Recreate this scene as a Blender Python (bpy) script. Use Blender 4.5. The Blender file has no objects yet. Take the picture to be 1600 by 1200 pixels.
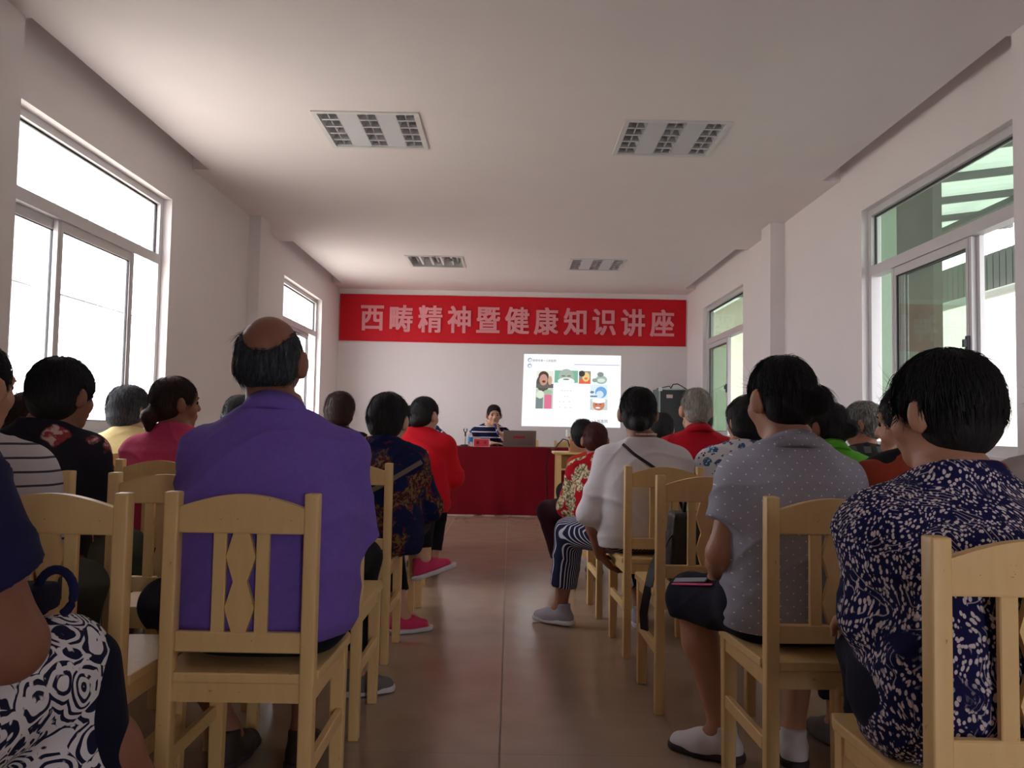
import bpy, bmesh, math, random
import numpy as np
from mathutils import Vector, Matrix

random.seed(7)
SC = bpy.context.scene
COL = SC.collection
PI = math.pi

# ------------------------------------------------------------------ camera, world, sun, window light, exposure
F_PX = 1255.0
cam_d = bpy.data.cameras.new('camera')
cam_d.sensor_fit = 'HORIZONTAL'
cam_d.sensor_width = 36.0
cam_d.lens = F_PX / 1600 * 36.0
cam_d.clip_start = 0.02
cam = bpy.data.objects.new('camera', cam_d)
COL.objects.link(cam)
_t = 0.018
_u0 = Vector((-math.sin(_t), 0, math.cos(_t)))
_r0 = Vector((math.cos(_t), 0, math.sin(_t)))
_f = (Vector((0, 1, 0)) * F_PX + _r0 * 3 + _u0 * 67).normalized()
_r = _f.cross(_u0).normalized()
_u = _r.cross(_f)
cam.matrix_world = Matrix(((_r.x, _u.x, -_f.x, 0), (_r.y, _u.y, -_f.y, 0), (_r.z, _u.z, -_f.z, 1.0), (0, 0, 0, 1)))
SC.camera = cam

SC.view_settings.view_transform = 'Standard'
SC.view_settings.look = 'None'
SC.view_settings.gamma = 1.0
SC.view_settings.use_curve_mapping = False
SC.view_settings.exposure = 0.0

world = bpy.data.worlds.new('sky')
SC.world = world
world.use_nodes = True
_bg = world.node_tree.nodes['Background']
_bg.inputs['Color'].default_value = (0.97, 0.945, 1.0, 1)
_bg.inputs['Strength'].default_value = 9.6

sun_d = bpy.data.lights.new('sun', 'SUN')
sun_d.energy = 20.0
sun_d.color = (1.0, 0.955, 0.93)
sun_d.angle = math.radians(2.0)
sun = bpy.data.objects.new('sun', sun_d)
COL.objects.link(sun)
sun.rotation_euler = (math.radians(-28), math.radians(4), 0)

# ------------------------------------------------------------------ room numbers
XL, XR, YB, YF, ZC = -2.43, 2.46, 11.2, -2.2, 2.897
WT = 0.14                                  # wall thickness
WIN_L = [(3.80, 5.64), (8.47, 10.20)]
WIN_R = [(3.84, 5.61), (8.50, 10.28)]
WZ0, WZ1 = 0.89, 2.57
WTR = 2.13                                 # transom bar height

for side, wins in ((-1, WIN_L), (1, WIN_R)):     # daylight enters by the windows: sampling portals for the sky
    for (a, b) in wins:
        ld = bpy.data.lights.new('window_portal', 'AREA')
        ld.shape = 'RECTANGLE'
        ld.size = WZ1 - WZ0
        ld.size_y = b - a
        ld.cycles.is_portal = True
        lo = bpy.data.objects.new('window_portal', ld)
        COL.objects.link(lo)
        lo.location = ((XL - WT - 0.02) if side < 0 else (XR + WT + 0.02), (a + b) / 2, (WZ0 + WZ1) / 2)
        lo.rotation_euler = (0, math.radians(-90 if side < 0 else 90), 0)

ld = bpy.data.lights.new('fill_door_portal', 'AREA')       # and by an unseen door added behind the camera to fill the near seats
ld.shape = 'RECTANGLE'; ld.size = .52; ld.size_y = 2.05
ld.cycles.is_portal = True
lo = bpy.data.objects.new('fill_door_portal', ld)
COL.objects.link(lo)
lo.location = (1.14, YF - WT - 0.02, 1.025)
lo.rotation_euler = (math.radians(90), 0, 0)

SC.cycles.max_bounces = 12
SC.cycles.diffuse_bounces = 8
SC.cycles.transparent_max_bounces = 16
SC.cycles.use_denoising = True
SC.cycles.sample_clamp_indirect = 8.0

# ------------------------------------------------------------------ helpers: materials
def lin(r, g, b):
    f = lambda c: (c / 12.92) if c <= 0.04045 else ((c + 0.055) / 1.055) ** 2.4
    return (f(r / 255), f(g / 255), f(b / 255), 1.0)

class NT:
    """small node builder"""
    def __init__(self, name):
        self.m = bpy.data.materials.new(name)
        self.m.use_nodes = True
        self.t = self.m.node_tree
        self.n, self.l = self.t.nodes, self.t.links
        self.bsdf = self.n['Principled BSDF']
        self.out = self.n['Material Output']
    def new(self, kind, **kw):
        n = self.n.new(kind)
        for k, v in kw.items():
            setattr(n, k, v)
        return n
    def put(self, sock, v):
        if isinstance(v, bpy.types.NodeSocket):
            self.l.new(v, sock)
        else:
            sock.default_value = v
    def math(self, op, a, b=0.0, c=0.0, clamp=False):
        n = self.new('ShaderNodeMath', operation=op, use_clamp=clamp)
        for s, v in zip(n.inputs, (a, b, c)):
            self.put(s, v)
        return n.outputs[0]
    def mix(self, fac, a, b):
        n = self.new('ShaderNodeMix', data_type='RGBA')
        self.put(n.inputs[0], fac); self.put(n.inputs[6], a); self.put(n.inputs[7], b)
        return n.outputs[2]
    def coord(self, scale=(1, 1, 1), kind='Object', rot=(0, 0, 0)):
        tc = self.new('ShaderNodeTexCoord')
        mp = self.new('ShaderNodeMapping')
        mp.inputs['Scale'].default_value = scale
        mp.inputs['Rotation'].default_value = rot
        self.l.new(tc.outputs[kind], mp.inputs['Vector'])
        return mp.outputs[0]
    def warp(self, vec, scale, amt):
        no = self.new('ShaderNodeTexNoise')
        self.put(no.inputs['Vector'], vec); no.inputs['Scale'].default_value = scale
        v1 = self.new('ShaderNodeVectorMath', operation='SUBTRACT')
        self.put(v1.inputs[0], no.outputs['Color']); v1.inputs[1].default_value = (.5, .5, .5)
        v2 = self.new('ShaderNodeVectorMath', operation='SCALE')
        self.put(v2.inputs[0], v1.outputs[0]); v2.inputs['Scale'].default_value = amt
        v3 = self.new('ShaderNodeVectorMath', operation='ADD')
        self.put(v3.inputs[0], vec); self.put(v3.inputs[1], v2.outputs[0])
        return v3.outputs[0]
    def noise(self, vec, scale, detail=3, rough=.5):
        no = self.new('ShaderNodeTexNoise')
        self.put(no.inputs['Vector'], vec)
        no.inputs['Scale'].default_value = scale; no.inputs['Detail'].default_value = detail
        no.inputs['Roughness'].default_value = rough
        return no.outputs['Fac']
    def voro(self, vec, scale=1.0, rnd=1.0, feature='F1', out='Distance', dims='3D'):
        v = self.new('ShaderNodeTexVoronoi', feature=feature, voronoi_dimensions=dims)
        self.put(v.inputs['Vector'], vec)
        v.inputs['Scale'].default_value = scale; v.inputs['Randomness'].default_value = rnd
        return v.outputs[out]
    def step(self, v, th, soft=.03):           # 1 above th
        m = self.new('ShaderNodeMapRange', interpolation_type='SMOOTHSTEP')
        self.put(m.inputs[0], v)
        m.inputs[1].default_value = th - soft; m.inputs[2].default_value = th + soft
        return m.outputs[0]
    def sep(self, vec):
        s = self.new('ShaderNodeSeparateXYZ'); self.put(s.inputs[0], vec)
        return s.outputs
    def comb(self, x, y, z):
        c = self.new('ShaderNodeCombineXYZ')
        for s, v in zip(c.inputs, (x, y, z)): self.put(s, v)
        return c.outputs[0]
    def bump(self, h, strength=.2, dist=.002):
        b = self.new('ShaderNodeBump'); b.inputs['Strength'].default_value = strength
        b.inputs['Distance'].default_value = dist
        self.put(b.inputs['Height'], h)
        self.l.new(b.outputs[0], self.bsdf.inputs['Normal'])
    def fin(self, color=None, rough=.6, spec=.5, metal=0.0):
        if color is not None: self.put(self.bsdf.inputs['Base Color'], color)
        self.put(self.bsdf.inputs['Roughness'], rough)
        self.bsdf.inputs['Specular IOR Level'].default_value = spec
        self.bsdf.inputs['Metallic'].default_value = metal
        return self.m

_flat = {}
def flat(name, rgb, rough=.6, spec=.4, metal=0.0, var=.06, bump=0.0, scale=30):
    if name in _flat: return _flat[name]
    t = NT(name)
    c = lin(*rgb)
    v = t.coord()
    n = t.noise(v, scale, 4)
    dark = tuple(x * (1 - var) for x in c[:3]) + (1,)
    lite = tuple(min(1, x * (1 + var)) for x in c[:3]) + (1,)
    col = t.mix(n, dark, lite)
    if bump: t.bump(t.noise(v, scale * 8, 2), bump, .001)
    _flat[name] = t.fin(col, rough, spec, metal)
    return _flat[name]

def weave(t, v, s=.25):
    a = t.noise(v, 420, 2)
    b = t.noise(v, 14, 3)
    t.bump(t.math('ADD', t.math('MULTIPLY', a, .35), b), s, .006)

def fabric(name, rgb, rough=.9, rgb2=None):
    if name in _flat: return _flat[name]
    t = NT(name); v = t.coord()
    c = lin(*rgb)
    d = lin(*rgb2) if rgb2 else tuple(x * .86 for x in c[:3]) + (1,)
    col = t.mix(t.noise(v, 60, 4), d, c)
    weave(t, v)
    t.bsdf.inputs['Sheen Weight'].default_value = .02
    _flat[name] = t.fin(col, rough, .2)
    return _flat[name]

def emit(name, rgb, strength=1.0):
    if name in _flat: return _flat[name]
    t = NT(name)
    t.bsdf.inputs['Base Color'].default_value = (0, 0, 0, 1)
    t.bsdf.inputs['Specular IOR Level'].default_value = 0
    t.bsdf.inputs['Emission Color'].default_value = lin(*rgb)
    t.bsdf.inputs['Emission Strength'].default_value = strength
    _flat[name] = t.m
    return t.m

# ------------------------------------------------------------------ helpers: meshes
def link(name, me, mat=None, parent=None, smooth=False):
    o = bpy.data.objects.new(name, me)
    COL.objects.link(o)
    if mat is not None: me.materials.append(mat)
    if smooth: me.polygons.foreach_set('use_smooth', [True] * len(me.polygons))
    if parent is not None: o.parent = parent
    return o

def tag(o, label=None, cat=None, group=None, kind=None):
    if label: o['label'] = label
    if cat: o['category'] = cat
    if group: o['group'] = group
    if kind: o['kind'] = kind
    return o

def empty(name, loc, rz=0.0):
    o = bpy.data.objects.new(name, None)
    COL.objects.link(o)
    o.empty_display_size = .05
    o.location = loc
    o.rotation_euler = (0, 0, rz)
    return o

class MB:
    """collects shapes into one mesh"""
    def __init__(self): self.bm = bmesh.new()
    def box(self, x0, x1, y0, y1, z0, z1, M=None, taper=None):
        vs = []
        for z in (z0, z1):
            for y in (y0, y1):
                for x in (x0, x1):
                    p = Vector((x, y, z))
                    if taper and z == z0:
                        cx, cy = (x0 + x1) / 2, (y0 + y1) / 2
                        p.x = cx + (p.x - cx) * taper; p.y = cy + (p.y - cy) * taper
                    vs.append(self.bm.verts.new(M @ p if M else p))
        for f in ((0, 2, 3, 1), (4, 5, 7, 6), (0, 1, 5, 4), (2, 6, 7, 3), (0, 4, 6, 2), (1, 3, 7, 5)):
            self.bm.faces.new([vs[i] for i in f])
        return self
    def quad(self, pts):
        self.bm.faces.new([self.bm.verts.new(p) for p in pts]); return self
    def prism(self, poly, d0, d1, M=None):
        """poly in (x,z), extruded along y"""
        a = [self.bm.verts.new((M @ Vector((x, d0, z))) if M else (x, d0, z)) for x, z in poly]
        b = [self.bm.verts.new((M @ Vector((x, d1, z))) if M else (x, d1, z)) for x, z in poly]
        self.bm.faces.new(a); self.bm.faces.new(b[::-1])
        n = len(poly)
        for i in range(n):
            j = (i + 1) % n
            self.bm.faces.new((a[j], a[i], b[i], b[j]))
        return self
    def lathe(self, prof, M=None, n=24):
        """prof of (r,z)"""
        rings = []
        for r, z in prof:
            ring = []
            for i in range(n):
                a = 2 * PI * i / n
                p = Vector((r * math.cos(a), r * math.sin(a), z))
                ring.append(self.bm.verts.new(M @ p if M else p))
            rings.append(ring)
        for a, b in zip(rings, rings[1:]):
            for i in range(n):
                j = (i + 1) % n
                self.bm.faces.new((a[i], a[j], b[j], b[i]))
        if prof[0][0] > 1e-5: self.bm.faces.new(rings[0][::-1])
        if prof[-1][0] > 1e-5: self.bm.faces.new(rings[-1])
        return self
    def tube(self, pts, r, n=8, r1=None):
        pts = [Vector(p) for p in pts]
        rings = []
        up = Vector((0, 0, 1))
        for i, p in enumerate(pts):
            d = (pts[min(i + 1, len(pts) - 1)] - pts[max(i - 1, 0)]).normalized()
            if abs(d.dot(up)) > .95: up = Vector((0, 1, 0)) if abs(d.y) < .9 else Vector((1, 0, 0))
            a = d.cross(up).normalized(); b = d.cross(a)
            rr = r if r1 is None else r + (r1 - r) * i / (len(pts) - 1)
            rings.append([self.bm.verts.new(p + (a * math.cos(2 * PI * k / n) + b * math.sin(2 * PI * k / n)) * rr) for k in range(n)])
        for A, B in zip(rings, rings[1:]):
            for i in range(n):
                j = (i + 1) % n
                self.bm.faces.new((A[i], A[j], B[j], B[i]))
        self.bm.faces.new(rings[0][::-1]); self.bm.faces.new(rings[-1])
        return self
    def bevel(self, w, seg=2):
        bmesh.ops.bevel(self.bm, geom=list(self.bm.edges), offset=w, segments=seg, affect='EDGES', profile=.6)
        return self
    def build(self, name, mat, parent=None, smooth=False):
        bmesh.ops.recalc_face_normals(self.bm, faces=list(self.bm.faces))
        me = bpy.data.meshes.new(name)
        self.bm.to_mesh(me); self.bm.free()
        o = link(name, me, mat, parent, smooth)
        return o

def T(x=0, y=0, z=0, rx=0, ry=0, rz=0):
    return Matrix.Translation((x, y, z)) @ Matrix.Rotation(rz, 4, 'Z') @ Matrix.Rotation(ry, 4, 'Y') @ Matrix.Rotation(rx, 4, 'X')

def copy_tree(o, parent=None):
    c = o.copy(); COL.objects.link(c)
    if parent is not None:
        c.parent = parent
    for ch in list(o.children):
        copy_tree(ch, c)
    return c

def text_mesh(s, size, depth, bold, xscale=1.0):
    cu = bpy.data.curves.new('letters', 'FONT')
    cu.body = s; cu.size = size; cu.extrude = depth; cu.offset = bold
    cu.align_x = 'CENTER'; cu.align_y = 'CENTER'
    o = bpy.data.objects.new('letters', cu)
    COL.objects.link(o)
    bpy.context.view_layer.update()
    me = bpy.data.meshes.new_from_object(o.evaluated_get(bpy.context.evaluated_depsgraph_get()))
    bpy.data.objects.remove(o); bpy.data.curves.remove(cu)
    co = np.empty(len(me.vertices) * 3, 'f'); me.vertices.foreach_get('co', co); co = co.reshape(-1, 3)
    if len(co):
        c = (co.max(0) + co.min(0)) / 2
        co[:, 0] = (co[:, 0] - c[0]) * xscale; co[:, 1] -= c[1]
        out = np.stack([co[:, 0], -co[:, 2], co[:, 1]], 1)     # stand it up, facing -Y
        me.vertices.foreach_set('co', out.ravel().astype('f'))
    me.materials.clear()
    return me
# ------------------------------------------------------------------ materials of the place
def mat_plaster(name, rgb):
    t = NT(name); v = t.coord()
    col = t.mix(t.noise(v, 3, 4), lin(*[c * .975 for c in rgb]), lin(*rgb))
    t.bump(t.noise(v, 180, 3), .06, .001)
    return t.fin(col, .85, .25)
M_WALL = mat_plaster('wall_plaster', (233, 228, 229))
M_CEIL = mat_plaster('ceiling_plaster', (235, 229, 230))

def mat_floor():
    t = NT('polished_floor_tile')
    v = t.coord()
    s = t.sep(v)
    tile = .571
    fx = t.math('FRACT', t.math('DIVIDE', t.math('ADD', s[0], .014 + 20 * tile), tile))
    fy = t.math('FRACT', t.math('DIVIDE', t.math('ADD', s[1], -2.515 + 20 * tile), tile))
    w = .0045
    gx = t.math('LESS_THAN', t.math('MINIMUM', fx, t.math('SUBTRACT', 1, fx)), w)
    gy = t.math('LESS_THAN', t.math('MINIMUM', fy, t.math('SUBTRACT', 1, fy)), w)
    g = t.math('MAXIMUM', gx, gy)
    ix = t.math('FLOOR', t.math('DIVIDE', t.math('ADD', s[0], .014), tile))
    iy = t.math('FLOOR', t.math('DIVIDE', t.math('ADD', s[1], -2.515), tile))
    wn = t.new('ShaderNodeTexWhiteNoise', noise_dimensions='3D')
    t.put(wn.inputs['Vector'], t.comb(ix, iy, 0.0))
    n1 = t.noise(v, 6, 3, .5)
    n2 = t.noise(v, 70, 2, .5)
    base = t.mix(n1, lin(146, 124, 106), lin(180, 160, 140))
    base = t.mix(t.math('MULTIPLY', n2, .5), base, lin(164, 142, 122))
    base = t.mix(t.math('MULTIPLY', wn.outputs[0], .22), base, lin(160, 128, 112))
    col = t.mix(g, base, lin(124, 104, 90))
    rough = t.math('MAXIMUM', .20, t.math('MULTIPLY', g, .7))
    return t.fin(col, rough, .6)
M_FLOOR = mat_floor()

M_ALU = flat('window_aluminium', (205, 203, 205), .38, .5, .0, .04)
M_ALU_D = flat('window_gasket', (58, 58, 64), .6)
def mat_glass(name, tint, dirt=.0):
    t = NT(name)
    lw = t.new('ShaderNodeLayerWeight'); lw.inputs['Blend'].default_value = .5
    fac = t.math('ADD', .04, t.math('MULTIPLY', t.math('POWER', lw.outputs['Facing'], 4.0), .5))
    tr = t.new('ShaderNodeBsdfTransparent'); tr.inputs['Color'].default_value = tint
    gl = t.new('ShaderNodeBsdfGlossy'); gl.inputs['Roughness'].default_value = .02
    m = t.new('ShaderNodeMixShader')
    t.put(m.inputs[0], fac); t.put(m.inputs[1], tr.outputs[0]); t.put(m.inputs[2], gl.outputs[0])
    last = m.outputs[0]
    if dirt:
        df = t.new('ShaderNodeBsdfDiffuse'); df.inputs['Color'].default_value = (.8, .82, .78, 1)
        m2 = t.new('ShaderNodeMixShader')
        t.put(m2.inputs[0], t.math('MULTIPLY', t.noise(t.coord(), 5, 5), dirt)); t.put(m2.inputs[1], last); t.put(m2.inputs[2], df.outputs[0])
        last = m2.outputs[0]
    t.l.new(last, t.out.inputs['Surface'])
    return t.m
M_GLASS = mat_glass('window_glass', (.97, .98, .98, 1), .02)
M_GLASS_G = mat_glass('dusty_green_glass', (.86, .93, .88, 1), .12)

def mat_chair():
    t = NT('varnished_pale_wood')
    v = t.coord((6, 6, 1.2))
    oi = t.new('ShaderNodeObjectInfo')
    n = t.noise(t.warp(v, 3, .3), 9, 5, .6)
    col = t.mix(n, lin(218, 178, 114), lin(232, 200, 142))
    col = t.mix(t.math('MULTIPLY', oi.outputs['Random'], .25), col, lin(238, 208, 146))
    # scuffs and worn spots with their own shape
    wv = t.coord()
    sp = t.step(t.noise(wv, 55, 3, .7), .70, .02)
    col = t.mix(t.math('MULTIPLY', sp, .55), col, lin(120, 82, 44))
    t.bump(n, .05, .002)
    return t.fin(col, .42, .5)
M_CHAIR = mat_chair()

# ------------------------------------------------------------------ structure: floor, ceiling, walls, pillars
def cells(x0, x1, y0, y1, holes):
    xs = sorted({x0, x1, *[h[0] for h in holes], *[h[1] for h in holes]})
    ys = sorted({y0, y1, *[h[2] for h in holes], *[h[3] for h in holes]})
    for a, b in zip(xs, xs[1:]):
        for c, d in zip(ys, ys[1:]):
            mx, my = (a + b) / 2, (c + d) / 2
            if x0 <= mx <= x1 and y0 <= my <= y1 and not any(h[0] < mx < h[1] and h[2] < my < h[3] for h in holes):
                yield a, b, c, d

tag(MB().box(XL - WT, XR + WT, YF, YB + WT, -.15, 0).build('floor', M_FLOOR), kind='structure')

LIGHTS = [(-1.24, -.60, 4.79, 5.42), (.68, 1.33, 4.84, 5.47), (-1.21, -.57, 8.90, 9.53), (.65, 1.28, 8.92, 9.55)]
PX_L, PX_R = -2.305, 2.325                     # edge of the ceiling above the windows (curtain recess)
POCK = [(3.72, 5.97), (8.32, 10.72)]
m = MB()
holes = [(l[0], l[1], l[2], l[3]) for l in LIGHTS]
holes += [(XL - WT, PX_L, a, b) for a, b in POCK] + [(PX_R, XR + WT, a, b) for a, b in POCK]
for a, b, c, d in cells(XL - WT, XR + WT, YF, YB + WT, holes):
    m.box(a, b, c, d, ZC, ZC + .16)
m.box(XL - WT, XR + WT, YF, YB + WT, ZC + .16, ZC + .30)
tag(m.build('ceiling', M_CEIL), kind='structure')

def side_wall(name, x0, x1, wins):
    m = MB()
    hz = [(a, b, WZ0, WZ1) for a, b in wins]
    for a, b, c, d in cells(YF, YB + WT, 0, ZC + .16, hz):
        m.box(x0, x1, a, b, c, d)
    return tag(m.build(name, M_WALL), kind='structure')
side_wall('wall_left', XL - WT, XL, WIN_L)
side_wall('wall_right', XR, XR + WT, WIN_R)
tag(MB().box(XL, XR, YB, YB + WT, 0, ZC).build('wall_back', M_WALL), kind='structure')
m = MB()
for a, b, c, d in cells(XL - WT, XR + WT, 0, ZC + .16, [(.88, 1.4, 0, 2.05)]):  # opening added behind the camera so skylight fills the near rows
    m.box(a, b, YF - WT, YF, c, d)
tag(m.build('wall_front', M_WALL), kind='structure')
m = MB()
m.box(.82, .88, YF - WT - .01, YF + .012, 0, 2.11); m.box(1.40, 1.46, YF - WT - .01, YF + .012, 0, 2.11); m.box(.88, 1.40, YF - WT - .01, YF + .012, 2.05, 2.11)
m.box(.29, .34, YF, YF + .04, 0, 2.11); m.box(.34, .88, YF, YF + .04, 2.05, 2.11)
dr = tag(m.build('added_fill_door', flat('fill_door_brown', (120, 84, 56), .5)), kind='structure')  # unseen door, added only to frame the fill light opening
MB().box(.34, .82, YF, YF + .035, .005, 2.05).build('fill_door_leaf', flat('fill_door_leaf_brown', (140, 100, 66), .5), dr)
for nm, x0, x1, sp in (('wall_left_pillar', XL, -2.323, [(3.42, 3.70), (7.30, 7.57)]), ('wall_right_pillar', 2.336, XR, [(3.42, 3.70), (7.22, 7.48)])):
    for a, b in sp:
        tag(MB().box(x0, x1, a, b, 0, ZC).build('pillar', M_WALL), kind='structure')

# ------------------------------------------------------------------ windows
def window(n, side, y0, y1, sashes, glass):
    """sashes: list of (ya, yb, track, latch_y)"""
    xo = (XL - .062) if side < 0 else (XR + .048)     # room-side face of the frame
    def bx(m, d0, d1, a, b, c, d):
        xa, xb = xo + side * d0, xo + side * d1
        m.box(min(xa, xb), max(xa, xb), a, b, c, d)
    root = empty('window_%d' % n, (0, 0, 0))
    tag(root, kind='structure')
    f = MB(); w = .045
    bx(f, 0, .066, y0, y0 + w, WZ0, WZ1); bx(f, 0, .066, y1 - w, y1, WZ0, WZ1)
    bx(f, 0, .066, y0 + w, y1 - w, WZ0, WZ0 + w); bx(f, 0, .066, y0 + w, y1 - w, WZ1 - w, WZ1)
    bx(f, -.004, .066, y0 + w, y1 - w, WTR - .035, WTR + .035)
    bx(f, .012, .018, y0 + w, y1 - w, WZ0 + w, WZ0 + w + .012)
    f.build('frame', M_ALU, root)
    g = MB()
    bx(g, .026, .038, y0 + w, y0 + w + .012, WTR + .035, WZ1 - w); bx(g, .026, .038, y1 - w - .012, y1 - w, WTR + .035, WZ1 - w)
    bx(g, .026, .038, y0 + w, y1 - w, WTR + .035, WTR + .047); bx(g, .026, .038, y0 + w, y1 - w, WZ1 - w - .012, WZ1 - w)
    g.build('gasket', M_ALU_D, root)
    p = MB(); bx(p, .030, .034, y0 + w, y1 - w, WTR + .035, WZ1 - w)
    p.build('glass', glass, root)
    zb, zt = WZ0 + w + .002, WTR - .037
    for ya, yb, track, ly in sashes:
        d0 = .006 + track * .029; d1 = d0 + .026
        s = MB(); q = .055
        bx(s, d0, d1, ya, ya + q, zb, zt); bx(s, d0, d1, yb - q, yb, zb, zt)
        bx(s, d0, d1, ya + q, yb - q, zb, zb + q); bx(s, d0, d1, ya + q, yb - q, zt - q, zt)
        bx(s, d0 - .003, d0, ya + q * .45, ya + q * .55, zb, zt); bx(s, d0 - .003, d0, yb - q * .55, yb - q * .45, zb, zt)
        so = s.build('sash', M_ALU, root)
        k = MB(); dk = (d0 + d1) / 2
        e = .006
        for (a, b, c, d) in ((ya + q, ya + q + e, zb + q, zt - q), (yb - q - e, yb - q, zb + q, zt - q), (ya + q, yb - q, zb + q, zb + q + e), (ya + q, yb - q, zt - q - e, zt - q)):
            bx(k, dk - .006, dk + .006, a, b, c, d)
        k.build('gasket', M_ALU_D, so)
        p = MB(); bx(p, dk - .0025, dk + .0025, ya + q, yb - q, zb + q, zt - q)
        p.build('glass', glass, so)
        if ly is not None:
            l = MB(); zl = (zb + zt) / 2 - .02
            bx(l, d0 - .016, d0, ly - .012, ly + .012, zl - .05, zl + .05)
            bx(l, d0 - .034, d0 - .014, ly - .009, ly + .009, zl - .012, zl + .03)
            l.build('latch', M_ALU_D, so)
    # inner sill
    return root
window(1, -1, *WIN_L[0], [(3.845, 4.43, 1, None), (4.36, 5.25, 0, None)], M_GLASS)
window(2, -1, *WIN_L[1], [(8.515, 9.05, 1, None), (8.98, 9.84, 0, None)], M_GLASS)
window(3, 1, *WIN_R[0], [(4.33, 5.22, 1, None), (4.36, 5.28, 0, 4.39)], M_GLASS_G)
window(4, 1, *WIN_R[1], [(9.36, 10.235, 1, None), (9.30, 10.235, 0, 9.33)], M_GLASS_G)


# ------------------------------------------------------------------ outside
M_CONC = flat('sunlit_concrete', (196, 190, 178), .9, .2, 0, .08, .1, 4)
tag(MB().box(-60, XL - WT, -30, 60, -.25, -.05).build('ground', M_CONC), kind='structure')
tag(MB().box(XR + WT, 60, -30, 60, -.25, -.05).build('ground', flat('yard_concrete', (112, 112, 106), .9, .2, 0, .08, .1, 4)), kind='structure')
tag(MB().box(XL - WT, XR + WT, -3.2, 12.5, ZC + .46, ZC + .66).build('roof', flat('roof_slab', (150, 148, 142), .9)), kind='structure')
# window grilles on the left
M_GRILL = flat('pale_painted_steel', (214, 214, 216), .5)
for (y0, y1), lb in zip(WIN_L[:2], ('pale steel security grille outside the near left window', 'pale steel security grille outside the far left window')):
    g = MB(); xg = XL - WT - .06
    for k in range(6):
        y = y0 + .03 + k * (y1 - y0 - .06) / 5
        g.box(xg - .006, xg + .006, y - .004, y + .004, WZ0 - .02, WZ1 + .02)
    for z in (WZ0 - .02, 1.72, WZ1 + .02):
        g.box(xg - .01, xg + .01, y0, y1, z - .005, z + .005)
        for y in (y0 + .01, y1 - .01):
            g.box(xg - .01, XL - WT, y - .008, y + .008, z - .008, z + .008)
    tag(g.build('window_grille', M_GRILL), lb, 'window grille', 'grilles outside the left windows')
# right: covered yard with column, metal roof, pipe, green wall
M_GREEN = flat('mint_green_paint', (126, 146, 128), .8)
M_GREY = flat('weathered_render', (92, 94, 88), .9, .2, 0, .15, .1, 5)
tag(MB().box(3.62, 3.70, 6.85, 7.75, -.05, 3.2).build('column', M_GREY), 'weathered grey column in the yard seen through the near right window', 'column', kind='thing')
tag(MB().box(2.98, 3.10, 6.42, 6.70, -.05, 3.15).build('column', M_GREEN), 'slim mint green painted column beyond the near right window', 'column', kind='thing')
cr = MB()
for i in range(300):                           # corrugated roof of the yard
    y = -8 + i * .09
    h = .012 if i % 2 else 0
    cr.quad([(2.75, y, 3.25 + h), (2.75, y + .09, 3.25 + (.012 - h)), (6.4, y + .09, 3.75 + (.012 - h)), (6.4, y, 3.75 + h)])
M_SHEET = NT('pale_roof_sheet')
_df = M_SHEET.new('ShaderNodeBsdfTranslucent'); _df.inputs['Color'].default_value = lin(196, 214, 200)
_mx = M_SHEET.new('ShaderNodeMixShader'); _mx.inputs[0].default_value = .10
M_SHEET.bsdf.inputs['Base Color'].default_value = lin(178, 194, 182)
M_SHEET.l.new(M_SHEET.bsdf.outputs[0], _mx.inputs[1]); M_SHEET.l.new(_df.outputs[0], _mx.inputs[2]); M_SHEET.l.new(_mx.outputs[0], M_SHEET.out.inputs[0])
yr = empty('yard_roof', (0, 0, 0))
tag(yr, 'pale corrugated roof on dark rafters over the yard outside the right windows', 'yard roof', kind='thing')
cr.build('roof_sheet', M_SHEET.m, yr)
M_STEEL = flat('dark_steel', (88, 94, 90), .6)
for i in range(22):
    y = -6 + i * .95
    MB().prism([(2.75, 3.17), (6.4, 3.67), (6.4, 3.74), (2.75, 3.24)], y, y + .05).build('rafter', M_STEEL, yr)
for x in (3.6, 5.2):
    z = 3.17 + (x - 2.75) * .5 / 3.65
    MB().box(x, x + .06, -8, 19, z - .06, z).build('purlin', M_STEEL, yr)
fc = MB()
for i in range(110):
    y = 0 + i * .14
    fc.box(6.42, 6.45, y, y + .12, 2.95, 3.45)
    fc.box(6.44, 6.45, y + .12, y + .14, 2.95, 3.45)
tag(fc.build('fascia', flat('grey_metal_cladding', (120, 122, 120), .6)), 'grey ribbed metal fascia under the yard roof edge', 'fascia', kind='thing')
tag(MB().tube([(6.3, 1.5, 2.86), (6.3, 15.5, 2.86)], .06, 12).build('pipe', flat('white_pipe', (222, 222, 216), .5), smooth=True), 'white pipe running under the ribbed fascia', 'pipe', kind='thing')
tag(MB().box(10.5, 10.8, -2, 26, -.05, 4.2).build('yard_wall', flat('white_yard_wall', (168, 166, 158), .9)), 'sunlit white wall across the yard', 'wall', kind='structure')
tag(MB().box(3.95, 4.2, 8.2, 17, -.05, 3.3).build('yard_wall', flat('sage_wall', (104, 108, 92), .9, .2, 0, .12, 0, 3)), 'sage green wall outside the far right window', 'wall', kind='structure')

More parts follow.
